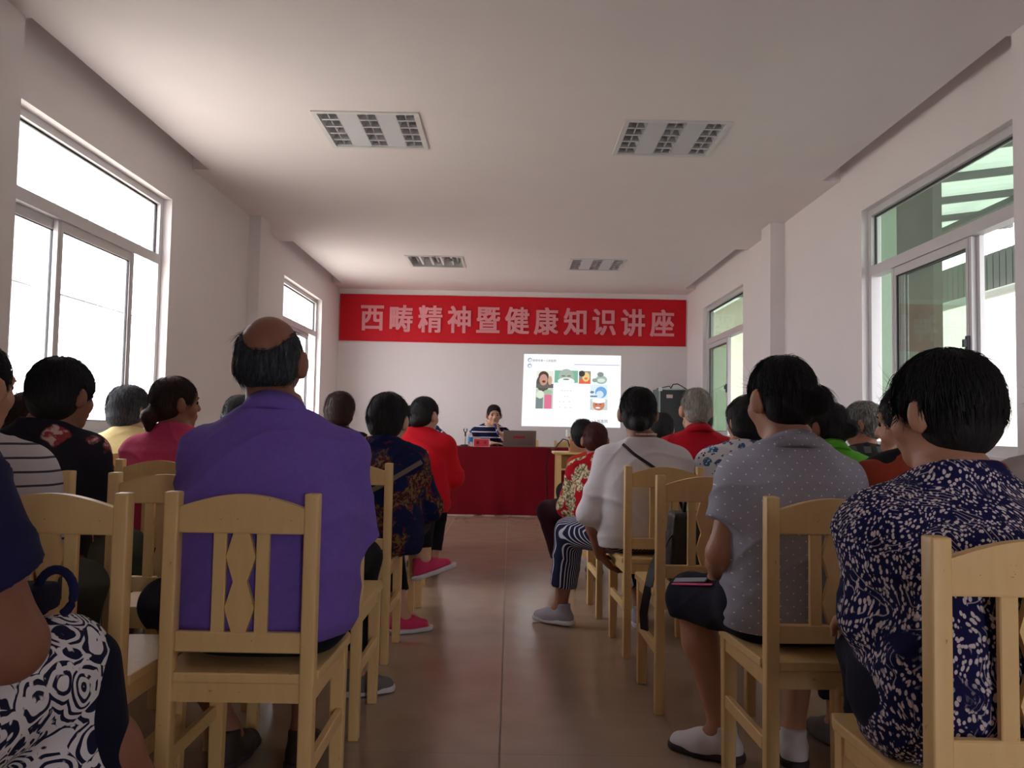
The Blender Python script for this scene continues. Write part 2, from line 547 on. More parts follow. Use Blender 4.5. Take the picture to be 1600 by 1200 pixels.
# ------------------------------------------------------------------ ceiling lights
M_LOUV = flat('brushed_louvre', (205, 206, 210), .3, .5, .35, .04)
M_LPAN = flat('grey_white_panel', (205, 208, 214), .5)
M_LHOU = flat('light_housing_white', (215, 214, 214), .5)
M_TUBE = flat('unlit_glass_tube', (236, 236, 234), .25)
def troffer(x0, x1, y0, y1, label, open_=False):
    cx, cy = (x0 + x1) / 2, (y0 + y1) / 2
    w, d = (x1 - x0) / 2, (y1 - y0) / 2
    r = empty('ceiling_light', (cx, cy, ZC))
    tag(r, label, 'ceiling light', 'recessed ceiling lights')
    h = MB(); t = .004; H = .105
    h.box(-w + t, w - t, -d + t, d - t, H - t, H)
    for a in (-1, 1):
        h.box(a * (w - t) - t / 2, a * (w - t) + t / 2, -d + t, d - t, 0, H)
        h.box(-w + t, w - t, a * (d - t) - t / 2, a * (d - t) + t / 2, 0, H)
    h.build('housing', M_LHOU, r)
    f = MB(); q = .022
    f.box(-w - .008, w + .008, -d - .008, -d + q, -.008, 0); f.box(-w - .008, w + .008, d - q, d + .008, -.008, 0)
    f.box(-w - .008, -w + q, -d + q, d - q, -.008, 0); f.box(w - q, w + .008, -d + q, d - q, -.008, 0)
    f.build('rim', M_LHOU, r)
    iw = w - q
    cw = 2 * iw / 5
    for k in range(3):
        xc = -iw + cw * (2 * k + .5)
        MB().tube([(xc, -d + .03, .06), (xc, d - .03, .06)], .013, 12).build('tube', M_TUBE, r, True)
        for e in (-1, 1):
            MB().box(xc - .012, xc + .012, e * (d - .026) - .008, e * (d - .026) + .008, .035, .1).build('lamp_holder', M_LPAN, r)
    if open_:
        for k in (1, 2, 3, 4):
            xc = -iw + cw * k
            MB().prism([(xc - .006, .1), (xc - .012, .02), (xc + .012, .02), (xc + .006, .1)], -d + .01, d - .01).build('divider', M_LHOU, r)
        MB().box(.12, .19, -.08, .06, .02, .1).build('ballast', flat('ballast_grey', (120, 116, 112), .5), r)
        return
    for k in range(2):
        xc = -iw + cw * (2 * k + 1.5)
        p = MB(); p.prism([(xc - cw / 2, 0), (xc - cw / 2, .055), (xc - cw / 2 + .004, .055), (xc - cw / 2 + .004, .004), (xc + cw / 2 - .004, .004), (xc + cw / 2 - .004, .055), (xc + cw / 2, .055), (xc + cw / 2, 0)], -d + q, d - q)
        p.build('blank_panel', M_LPAN, r)
    for k in range(3):
        xc = -iw + cw * (2 * k + .5)
        p = MB()
        for e in (-1, 1):
            p.prism([(xc + e * cw / 2 * .98, 0), (xc + e * cw * .36, .05), (xc + e * cw * .34, .05), (xc + e * (cw / 2 * .98 - .004), 0)], -d + q, d - q)
        for j in range(6):
            y = -d + q + j * (2 * d - 2 * q) / 5
            y = min(max(y, -d + q + .012), d - q - .012)
            M = T(xc, y, 0, rz=PI / 2)
            p.prism([(-.010, 0), (-.002, .040), (.002, .040), (.010, 0)], -cw / 2 * .96, cw / 2 * .96, M)
        p.prism([(xc - .003, .004), (xc - .003, .040), (xc + .003, .040), (xc + .003, .004)], -d + q, d - q)
        p.build('louvre', M_LOUV, r)
troffer(*LIGHTS[0], 'near left recessed louvre ceiling light with three dark grids, left of the aisle')
troffer(*LIGHTS[1], 'near right recessed louvre ceiling light with three dark grids, right of the aisle')
troffer(*LIGHTS[2], 'far left recessed ceiling light with its grids missing and bare tubes showing', True)
troffer(*LIGHTS[3], 'far right recessed louvre ceiling light nearest the right end of the red banner')

# ------------------------------------------------------------------ banner
def mat_banner():
    t = NT('red_banner_cloth'); v = t.coord()
    s = t.sep(v)
    crease = t.noise(t.comb(t.math('MULTIPLY', s[0], 1.2), 0.0, t.math('MULTIPLY', s[2], .5)), 6, 3)
    col = t.mix(t.noise(v, 40, 3), lin(196, 14, 32), lin(208, 20, 40))
    t.bump(crease, .5, .02)
    return t.fin(col, .65, .3)
ban = MB()
bx0, bx1, bz0, bz1 = -2.415, 2.44, 2.165, 2.822
N = 60
rows = []
for j in range(5):
    rows.append([ban.bm.verts.new((bx0 + (bx1 - bx0) * i / N, YB - .014 - .006 * math.sin(i * .9 + j) * (1 if j < 3 else .4),
                 bz0 + (bz1 - bz0) * j / 4 - (.010 * math.sin(i / N * PI) if j == 0 else 0))) for i in range(N + 1)])
for a, b in zip(rows, rows[1:]):
    for i in range(N):
        ban.bm.faces.new((a[i], a[i + 1], b[i + 1], b[i]))
br = empty('banner', (0, 0, 0))
tag(br, 'long red cloth banner with pale pink characters across the top of the back wall', 'banner')
ban.build('banner_cloth', mat_banner(), br, True)
def bold_text(ch, size, xs, w):
    me = text_mesh(ch, size, .002, 0, xs)
    bm = bmesh.new()
    for k, (dx, dz) in enumerate([(0, 0), (w, 0), (-w, 0), (0, w * .7), (0, -w * .7), (w, w * .7), (-w, w * .7), (w, -w * .7), (-w, -w * .7)]):
        n0 = len(bm.verts)
        bm.from_mesh(me)
        bm.verts.ensure_lookup_table()
        for v in bm.verts[n0:]:
            v.co += Vector((dx, -.00002 * k, dz))
    bm.to_mesh(me); bm.free()
    return me
M_CHR = flat('pale_pink_paper', (226, 150, 158), .8)
for i, ch in enumerate('西畴精神暨健康知识讲座'):
    me = bold_text(ch, .40, .86, .0095)
    o = link('character', me, M_CHR, br)
    o.location = (-1.955 + i * .4055, YB - .026, 2.487)
# ------------------------------------------------------------------ projected slide
sl = empty('projected_slide', (0, YB - .004, 0))
tag(sl, 'bright white projected slide with small photos on the back wall', 'projection')
SX0, SX1, SZ0, SZ1 = .178, 1.535, 1.015, 2.022
E_S = 1.05
def sp(u, v, d=0):       # slide coordinates 0..1 -> local point
    x = SX0 + (SX1 - SX0) * u + (1 - v) * (-.02 if u < .5 else -.02) * (1 - u)
    return (x, -d, SZ0 + (SZ1 - SZ0) * v)
def spoly(name, pts, rgb, d, st=None, parent=None):
    m = MB(); m.quad([sp(u, v, d) for u, v in pts])
    return m.build(name, emit('slide_%d_%d_%d' % rgb, rgb, E_S if st is None else st), parent or sl)
def srect(name, u0, u1, v0, v1, rgb, d, parent=None): return spoly(name, [(u0, v0), (u1, v0), (u1, v1), (u0, v1)], rgb, d, None, parent)
def sell(m, u, v, a, b, d, n=20):
    m.quad([sp(u + a * math.cos(2 * PI * k / n), v + b * math.sin(2 * PI * k / n), d) for k in range(n)])
def sdisc(name, u, v, a, b, rgb, d, parent=None):
    m = MB(); sell(m, u, v, a, b, d)
    return m.build(name, emit('slide_%d_%d_%d' % rgb, rgb, E_S), parent or sl)
srect('slide_background', 0, 1, 0, 1, (250, 253, 255), 0)
srect('slide_rule', .52, .985, .862, .868, (120, 130, 170), .001)
for (u, v) in ((.062, .918), (.062, .838)):
    e = sdisc('emblem', u, v, .022, .028, (120, 128, 168), .001)
    sdisc('emblem_centre', u + .002, v - .003, .017, .020, (236, 240, 248), .002, e)
def stext(s, u, v, size, rgb, name='slide_text'):
    me = text_mesh(s, size, 0, .0)
    o = link(name, me, emit('slide_%d_%d_%d' % rgb, rgb, E_S), sl)
    p = sp(u, v, .002); o.location = p
stext('昆明市第一人民医院', .212, .912, .037, (60, 64, 84))
stext('昆明市第一人民医院', .71, .085, .050, (60, 76, 96))
# small pictures; each a few flat shapes
def pic(u0, u1, v0, v1, bg, shapes):
    p = srect('slide_picture', u0, u1, v0, v1, bg, .001)
    for i, (kind, a, b, c, d, rgb) in enumerate(shapes):
        U = lambda x: u0 + (u1 - u0) * x
        V = lambda y: v0 + (v1 - v0) * y
        dd = .0016 + .0004 * i
        if kind == 'e': sdisc('picture_shape', U(a), V(b), (u1 - u0) * c, (v1 - v0) * d, rgb, dd, p)
        else: srect('picture_shape', U(a), U(b), V(c), V(d), rgb, dd, p)
pic(.135, .31, .53, .77, (236, 236, 226), [('e', .4, .3, .4, .5, (96, 88, 84)), ('r', 0, 1, 0, .25, (110, 104, 100)), ('e', .42, .70, .30, .28, (84, 70, 66)), ('e', .42, .48, .24, .33, (196, 150, 132)), ('e', .44, .38, .10, .07, (120, 60, 54)), ('e', .8, .45, .12, .26, (206, 170, 150))])
pic(.135, .31, .245, .525, (196, 208, 192), [('r', 0, .42, 0, .55, (128, 140, 140)), ('r', .5, .92, 0, .7, (222, 120, 150)), ('e', .25, .7, .22, .2, (226, 234, 216)), ('e', .7, .82, .25, .12, (168, 190, 160))])
pic(.32, .56, .61, .78, (128, 186, 160), [('e', .5, .5, .33, .62, (170, 186, 172)), ('e', .5, .12, .36, .30, (244, 250, 246)), ('e', .38, .55, .09, .06, (120, 128, 120)), ('e', .62, .55, .09, .06, (120, 128, 120)), ('e', .5, .28, .14, .06, (130, 128, 118))])
pic(.57, .69, .60, .775, (150, 142, 130), [('r', 0, 1, 0, .35, (226, 110, 84)), ('e', .6, .55, .32, .38, (238, 206, 140)), ('e', .25, .8, .26, .24, (74, 66, 60)), ('e', .6, .42, .14, .1, (226, 128, 96))])
pic(.70, .865, .60, .77, (246, 250, 248), [('e', .6, .35, .36, .35, (170, 190, 180)), ('e', .55, .78, .2, .2, (140, 150, 146)), ('e', .6, .3, .24, .16, (222, 232, 226)), ('e', .2, .3, .16, .16, (150, 166, 160))])
pic(.69, .865, .40, .59, (226, 240, 246), [('e', .62, .45, .34, .42, (120, 172, 226)), ('e', .55, .3, .22, .26, (214, 232, 248)), ('r', 0, .4, .1, .2, (96, 120, 140)), ('e', .1, .45, .12, .1, (120, 140, 160))])
pic(.69, .865, .24, .39, (206, 214, 212), [('e', .5, .45, .34, .5, (206, 132, 104)), ('e', .5, .85, .4, .22, (250, 250, 250)), ('e', .45, .2, .14, .08, (250, 244, 240)), ('e', .35, .5, .06, .05, (130, 76, 60)), ('e', .6, .52, .06, .05, (130, 76, 60))])
for v, uu in ((.50, (.40, .43, .46, .49)), (.42, (.43, .46)), (.345, (.38, .42, .48)), (.268, (.38, .44, .49))):
    for u in uu:
        srect('slide_text', u - .006, u + .006, v - .006, v + .006, (206, 210, 218), .001)
# ------------------------------------------------------------------ figures: bodies and clothes grown as one smooth surface
def V3(*a): return np.array(a[0] if len(a) == 1 else a, dtype=np.float64)
def unit(v): return v / (np.linalg.norm(v) + 1e-12)
def rot(yaw=0, pitch=0, roll=0):               # pitch > 0 looks up, yaw > 0 turns to the left (about +Z)
    cy, sy, cp, sp_, cr_, sr = math.cos(yaw), math.sin(yaw), math.cos(pitch), math.sin(pitch), math.cos(roll), math.sin(roll)
    Z = np.array([[cy, -sy, 0], [sy, cy, 0], [0, 0, 1.]])
    X = np.array([[1., 0, 0], [0, cp, -sp_], [0, sp_, cp]])
    Y = np.array([[cr_, 0, sr], [0, 1., 0], [-sr, 0, cr_]])
    return Z @ X @ Y

class Sdf:
    def __init__(self): self.ops = []
    def rc(self, a, b, ra, rb, k=.02, op='u', cut=None, sq=None):
        """round cone; cut = (point, normal): keep where (p-point).normal < 0"""
        a, b = V3(a), V3(b)
        ab = b - a; L2 = float(ab @ ab) + 1e-9
        def fn(x, y, z):
            px, py, pz = x - a[0], y - a[1], z - a[2]
            t = np.clip((px * ab[0] + py * ab[1] + pz * ab[2]) / L2, 0, 1)
            d = np.sqrt((px - t * ab[0]) ** 2 + (py - t * ab[1]) ** 2 + (pz - t * ab[2]) ** 2) - (ra + (rb - ra) * t)
            if cut is not None:
                q, n = cut
                d = np.maximum(d, (x - q[0]) * n[0] + (y - q[1]) * n[1] + (z - q[2]) * n[2])
            return d
        R = max(ra, rb)
        self.ops.append((fn, np.minimum(a, b) - R, np.maximum(a, b) + R, k, op)); return self
    def ell(self, c, r, R=None, k=.02, op='u', cut=None):
        c, r = V3(c), V3(r)
        def fn(x, y, z):
            px, py, pz = x - c[0], y - c[1], z - c[2]
            if R is not None:
                q = R.T
                px, py, pz = (q[0, 0] * px + q[0, 1] * py + q[0, 2] * pz, q[1, 0] * px + q[1, 1] * py + q[1, 2] * pz, q[2, 0] * px + q[2, 1] * py + q[2, 2] * pz)
            k0 = np.sqrt((px / r[0]) ** 2 + (py / r[1]) ** 2 + (pz / r[2]) ** 2)
            k1 = np.sqrt((px / r[0] ** 2) ** 2 + (py / r[1] ** 2) ** 2 + (pz / r[2] ** 2) ** 2) + 1e-9
            d = k0 * (k0 - 1) / k1
            if cut is not None:
                qq, n = cut
                d = np.maximum(d, (x - qq[0]) * n[0] + (y - qq[1]) * n[1] + (z - qq[2]) * n[2])
            return d
        e = np.full(3, r.max()) if R is not None else r
        self.ops.append((fn, c - e, c + e, k, op)); return self
    def loft(self, o, R, L, prof, k=.03, lo_cut=-1e9, hi_cut=1e9, pw=2.3, top_n=None):
        """prof: t, a, b, cy arrays along R's z axis"""
        pt, pa, pb, pc = [np.array(q, float) for q in prof]
        def fn(x, y, z):
            px, py, pz = x - o[0], y - o[1], z - o[2]
            q = R.T
            qx = q[0, 0] * px + q[0, 1] * py + q[0, 2] * pz
            qy = q[1, 0] * px + q[1, 1] * py + q[1, 2] * pz
            qz = q[2, 0] * px + q[2, 1] * py + q[2, 2] * pz
            t = qz / L
            a = np.interp(t, pt, pa); b = np.interp(t, pt, pb); c = np.interp(t, pt, pc)
            rho = (np.abs(qx / a) ** pw + np.abs((qy - c) / b) ** pw) ** (1 / pw)
            d = (rho - 1) * np.minimum(a, b) * .9
            tt = max(pt[0] * L, lo_cut); th = min(pt[-1] * L, hi_cut)
            d = np.maximum(d, np.maximum(tt - qz, qz - th))
            if top_n is not None:
                qq, n = top_n
                d = np.maximum(d, (x - qq[0]) * n[0] + (y - qq[1]) * n[1] + (z - qq[2]) * n[2])
            return d
        A = max(pa.max(), pb.max() + np.abs(pc).max()) * 1.25
        p0, p1 = o + R[:, 2] * pt[0] * L, o + R[:, 2] * pt[-1] * L
        self.ops.append((fn, np.minimum(p0, p1) - A, np.maximum(p0, p1) + A, k, 'u')); return self
    def half(self, q, n, k=.004):             # cut away where (p-q).n > 0
        self.ops.append((lambda x, y, z: (x - q[0]) * n[0] + (y - q[1]) * n[1] + (z - q[2]) * n[2], None, None, k, 'i')); return self
    def grid(self, h):
        lo = np.min([o[1] for o in self.ops if o[4] == 'u'], 0) - 3 * h
        hi = np.max([o[2] for o in self.ops if o[4] == 'u'], 0) + 3 * h
        n = np.ceil((hi - lo) / h).astype(int) + 1
        ax = [(lo[i] + h * np.arange(n[i])).astype(np.float32) for i in range(3)]
        D = np.full(n, .5, np.float32)
        for fn, a, b, k, op in self.ops:
            if a is None: sl_ = [slice(0, n[i]) for i in range(3)]
            else:
                m = 2.5 * h + max(k, .0) * 1.5
                sl_ = [slice(int(max(0, math.floor((a[i] - m - lo[i]) / h))), int(min(n[i], math.ceil((b[i] + m - lo[i]) / h) + 1))) for i in range(3)]
            x, y, z = ax[0][sl_[0]][:, None, None], ax[1][sl_[1]][None, :, None], ax[2][sl_[2]][None, None, :]
            d = fn(x, y, z).astype(np.float32)
            s = D[tuple(sl_)]
            if op == 'u':
                w = np.clip(.5 + .5 * (s - d) / k, 0, 1)
                D[tuple(sl_)] = s * (1 - w) + d * w - k * w * (1 - w)
            else:
                e = d if op == 'i' else -d
                w = np.clip(.5 - .5 * (s - e) / k, 0, 1)
                D[tuple(sl_)] = s * (1 - w) + e * w + k * w * (1 - w)
        return D, lo
    def mesh(self, h, relax=1):
        D, lo = self.grid(h)
        return surface(D, lo, h, relax)

def surface(D, lo, h, relax=1):
    """naive surface nets -> verts, quads"""
    S = D < 0
    n0, n1, n2 = D.shape
    cnt = np.zeros((n0 - 1, n1 - 1, n2 - 1), np.int8)
    offs = [(i, j, k) for i in (0, 1) for j in (0, 1) for k in (0, 1)]
    for i, j, k in offs: cnt += S[i:n0 - 1 + i, j:n1 - 1 + j, k:n2 - 1 + k]
    act = (cnt > 0) & (cnt < 8)
    I = np.argwhere(act)
    if len(I) == 0: return np.zeros((0, 3)), np.zeros((0, 4), int)
    idx = np.full(act.shape, -1, np.int32); idx[act] = np.arange(len(I))
    val = np.stack([D[I[:, 0] + i, I[:, 1] + j, I[:, 2] + k] for i, j, k in offs], 1).astype(float)
    acc = np.zeros((len(I), 3)); num = np.zeros(len(I))
    for a in range(8):
        for b in range(a + 1, 8):
            oa, ob = np.array(offs[a]), np.array(offs[b])
            if np.abs(oa - ob).sum() != 1: continue
            va, vb = val[:, a], val[:, b]
            c = (va < 0) != (vb < 0)
            t = np.where(c, va / np.where(c, va - vb, 1), 0)
            acc += np.where(c[:, None], oa + t[:, None] * (ob - oa), 0); num += c
    P = lo + h * (I + acc / num[:, None])
    quads = []
    for ax in range(3):
        sa = [slice(None)] * 3; sb = [slice(None)] * 3
        sa[ax] = slice(0, -1); sb[ax] = slice(1, None)
        A, B = S[tuple(sa)], S[tuple(sb)]
        E = np.argwhere(A != B)
        o1, o2 = [(1, 2), (2, 0), (0, 1)][ax]
        ok = (E[:, o1] > 0) & (E[:, o2] > 0) & (E[:, o1] < D.shape[o1] - 1) & (E[:, o2] < D.shape[o2] - 1)
        E = E[ok]
        flip = A[tuple(E.T)]
        def cell(d1, d2):
            C = E.copy(); C[:, o1] -= d1; C[:, o2] -= d2
            return idx[tuple(C.T)]
        q = np.stack([cell(1, 1), cell(0, 1), cell(0, 0), cell(1, 0)], 1)
        q[~flip] = q[~flip][:, ::-1]
        quads.append(q)
    Q = np.concatenate(quads)
    for _ in range(relax):
        s = np.zeros_like(P); c = np.zeros(len(P))
        for a, b in ((0, 1), (1, 2), (2, 3), (3, 0)):
            for u, v in ((a, b), (b, a)):
                for k in range(3): s[:, k] += np.bincount(Q[:, u], P[Q[:, v], k], len(P))
                c += np.bincount(Q[:, u], minlength=len(P))
        P = P * .5 + .5 * s / np.maximum(c, 1)[:, None]
    return P, Q

def normals(P, Q):
    fn = np.cross(P[Q[:, 2]] - P[Q[:, 0]], P[Q[:, 3]] - P[Q[:, 1]])
    N = np.zeros_like(P)
    for c in range(4):
        for k in range(3): N[:, k] += np.bincount(Q[:, c], fn[:, k], len(P))
    return N / (np.linalg.norm(N, axis=1, keepdims=True) + 1e-12)

def wrinkle(P, Q, amp, seed, f=1.0):
    """soft folds: ridged, domain warped sines moved along the normal"""
    if amp <= 0: return P
    N = normals(P, Q)
    r = np.random.RandomState(seed); ph = r.rand(8) * 6.28
    x, y, z = P.T * f
    wx = x + .05 * np.sin(9 * z + ph[0]) + .03 * np.sin(17 * y + 11 * z + ph[1])
    wz = z + .06 * np.sin(7 * x + ph[2] + 5 * y) + .03 * np.sin(15 * x - 8 * z + ph[3])
    a = 1 - np.abs(np.sin(13 * wz + 9 * wx + ph[4]))
    b = 1 - np.abs(np.sin(21 * wz - 13 * wx + 8 * y + ph[5]))
    c = np.sin(31 * wz + 6 * wx + ph[6]) * .5
    m = .5 + .5 * np.sin(5 * wx + 6 * z + ph[7])
    return P + N * (amp * (a ** 3 * m + .7 * b ** 3 * (1 - m) + .25 * c))[:, None]

def add_mesh(name, PQ, mat, parent=None):
    P, Q = PQ
    me = bpy.data.meshes.new(name)
    me.vertices.add(len(P)); me.vertices.foreach_set('co', np.ascontiguousarray(P, np.float32).ravel())
    me.loops.add(len(Q) * 4); me.loops.foreach_set('vertex_index', np.ascontiguousarray(Q, np.int32).ravel())
    me.polygons.add(len(Q)); me.polygons.foreach_set('loop_start', np.arange(0, len(Q) * 4, 4, dtype=np.int32))
    me.polygons.foreach_set('loop_total', np.full(len(Q), 4, np.int32))
    me.update(calc_edges=True); me.validate()
    return link(name, me, mat, parent, True)

def strands(P, Q, crown, n, length, r, seed, lift=.004, zmin=-9, frizz=.3):
    """thin tapered hairs lying along the surface, flowing away from the crown"""
    rs = np.random.RandomState(seed)
    N = normals(P, Q)
    sel = np.where(P[:, 2] > zmin)[0]
    i = rs.choice(sel, n)
    p = P[i] + (rs.rand(n, 3) - .5) * .004; nn = N[i]
    d = p - crown
    d += (rs.rand(n, 3) - .5) * frizz * .1
    d[:, 2] -= .02
    d -= (d * nn).sum(1, keepdims=True) * nn
    d /= np.linalg.norm(d, axis=1, keepdims=True) + 1e-9
    fly = (rs.rand(n) < .07)[:, None]
    L = length * (.5 + rs.rand(n))[:, None]
    seg = 4
    pts = []
    for s in range(seg + 1):
        u = s / seg
        q = p + d * L * u + nn * (lift * (.3 + rs.rand(n)[:, None] * .4) + np.where(fly, .007, .001) * math.sin(u * 2.6)) - nn * (u ** 2) * L * L * 5.5
        pts.append(q)
    side = np.cross(d, nn)
    Vv, F = [], []
    for s in range(seg + 1):
        rr = r * (1 - .85 * (s / seg))
        for k in range(3):
            a = 2 * PI * k / 3
            Vv.append(pts[s] + (side * math.cos(a) + nn * math.sin(a)) * rr)
    Vv = np.stack(Vv, 1)                    # n, (seg+1)*3, 3
    m = (seg + 1) * 3
    base = (np.arange(n) * m)[:, None]
    for s in range(seg):
        for k in range(3):
            a, b = s * 3 + k, s * 3 + (k + 1) % 3
            F.append(base + np.array([[a, b, b + 3, a + 3]]))
    return Vv.reshape(-1, 3), np.concatenate(F)

def join(*ms):
    P, Q, o = [], [], 0
    for p, q in ms:
        P.append(p); Q.append(q + o); o += len(p)
    return np.concatenate(P), np.concatenate(Q)

# ---- skin and hair
def skin(name, rgb):
    if name in _flat: return _flat[name]
    t = NT(name); v = t.coord()
    c = lin(*rgb)
    col = t.mix(t.noise(v, 22, 5, .6), tuple(x * .82 for x in c[:3]) + (1,), c)
    t.bump(t.noise(v, 260, 3), .08, .001)
    t.bsdf.inputs['Subsurface Weight'].default_value = .0
    _flat[name] = t.fin(col, .52, .4)
    return _flat[name]
SKIN = skin('skin_tan', (192, 140, 112))
SKIN_D = skin('skin_brown', (150, 100, 78))
SKIN_L = skin('skin_light', (206, 160, 134))

def hair(name, rgb, rgb2=None, rough=.62):
    if name in _flat: return _flat[name]
    t = NT(name); v = t.coord((130, 130, 22))
    n = t.noise(v, 1.0, 4, .6)
    a = lin(*rgb); b = lin(*(rgb2 or [min(255, c * 1.35 + 4) for c in rgb]))
    col = t.mix(t.step(n, .55, .2), a, b)
    t.bump(n, .8, .004)
    _flat[name] = t.fin(col, rough, .32)
    return _flat[name]
H_BLACK = hair('black_hair', (22, 20, 22))
H_BROWN = hair('dark_brown_hair', (36, 20, 18), (58, 30, 24))
H_MAROON = hair('maroon_hair', (58, 20, 22), (92, 36, 34))
H_GREY = hair('grey_hair', (128, 122, 114), (180, 174, 164))
H_SALT = hair('salt_and_pepper_hair', (66, 64, 62), (150, 148, 142))
H_DKGR = hair('greying_black_hair', (36, 38, 44), (82, 86, 92))

TORSO_T = [-.02, .04, .14, .26, .44, .62, .76, .86, .94, 1.0, 1.07, 1.14]
TORSO_A = [.135, .160, .175, .172, .152, .156, .166, .166, .142, .100, .066, .052]
TORSO_B = [.100, .118, .126, .122, .112, .114, .112, .102, .086, .072, .060, .050]

def hand(S, w, d, nrm, sgn, curl=.5, k=.008):
    """w wrist, d finger direction, nrm palm normal (towards the palm side), sgn +1: thumb on the side d x nrm"""
    d = unit(V3(d)); nrm = unit(V3(nrm) - d * (V3(nrm) @ d)); sd = np.cross(d, nrm) * sgn
    w = V3(w)
    R = np.stack([sd, d, nrm], 1)
    S.ell(w + d * .045, (.040, .052, .017), R, k=.012)
    for i, (o, L) in enumerate(((.028, .072), (.010, .080), (-.009, .075), (-.027, .058))):
        b = w + d * .082 + sd * o - d * abs(o) * .25
        a1 = curl * .6; a2 = curl * 1.5
        d1 = d * math.cos(a1) + nrm * math.sin(a1) + sd * o * 1.5
        d2 = d * math.cos(a2) + nrm * math.sin(a2)
        m = b + d1 * L * .52
        S.rc(b, m, .0088, .0080, k=k); S.rc(m, m + d2 * L * .48, .0080, .0066, k=.004)
    b = w + d * .022 + sd * .028
    m = b + unit(d * .55 + sd * .6 + nrm * .35) * .040
    S.rc(b, m, .0115, .0095, k=.010); S.rc(m, m + unit(d * .9 + sd * .15 + nrm * .35) * .032, .0095, .0075, k=.004)

def shoe_sdf(an, d, size=1.0, o=0.0, up=None):
    """ankle point, toe direction; foot hangs .085 below the ankle"""
    d = unit(V3(d)); z = V3(0, 0, 1) if up is None else unit(V3(up))
    d = unit(d - z * (d @ z)); s = np.cross(d, z)
    R = np.stack([s, d, z], 1)
    an = V3(an); b = an - z * .060 * size
    S = Sdf()
    S.rc(b - d * .030 * size, b + d * .055 * size, (.036 + o) * size, (.038 + o) * size, k=.02)
    S.rc(b + d * .05 * size - z * .004, b + d * .125 * size - z * .012 * size, (.040 + o) * size, (.030 + o) * size, k=.03)
    S.rc(an - d * .012 - z * .03, an + z * .008 - d * .012, (.034 + o) * size, (.034 + o) * size, k=.02)
    S.half(an - z * (.084 * size), -z, .006)
    S.half(an + z * .012, z, .006)
    return S, b, d, s, z, R

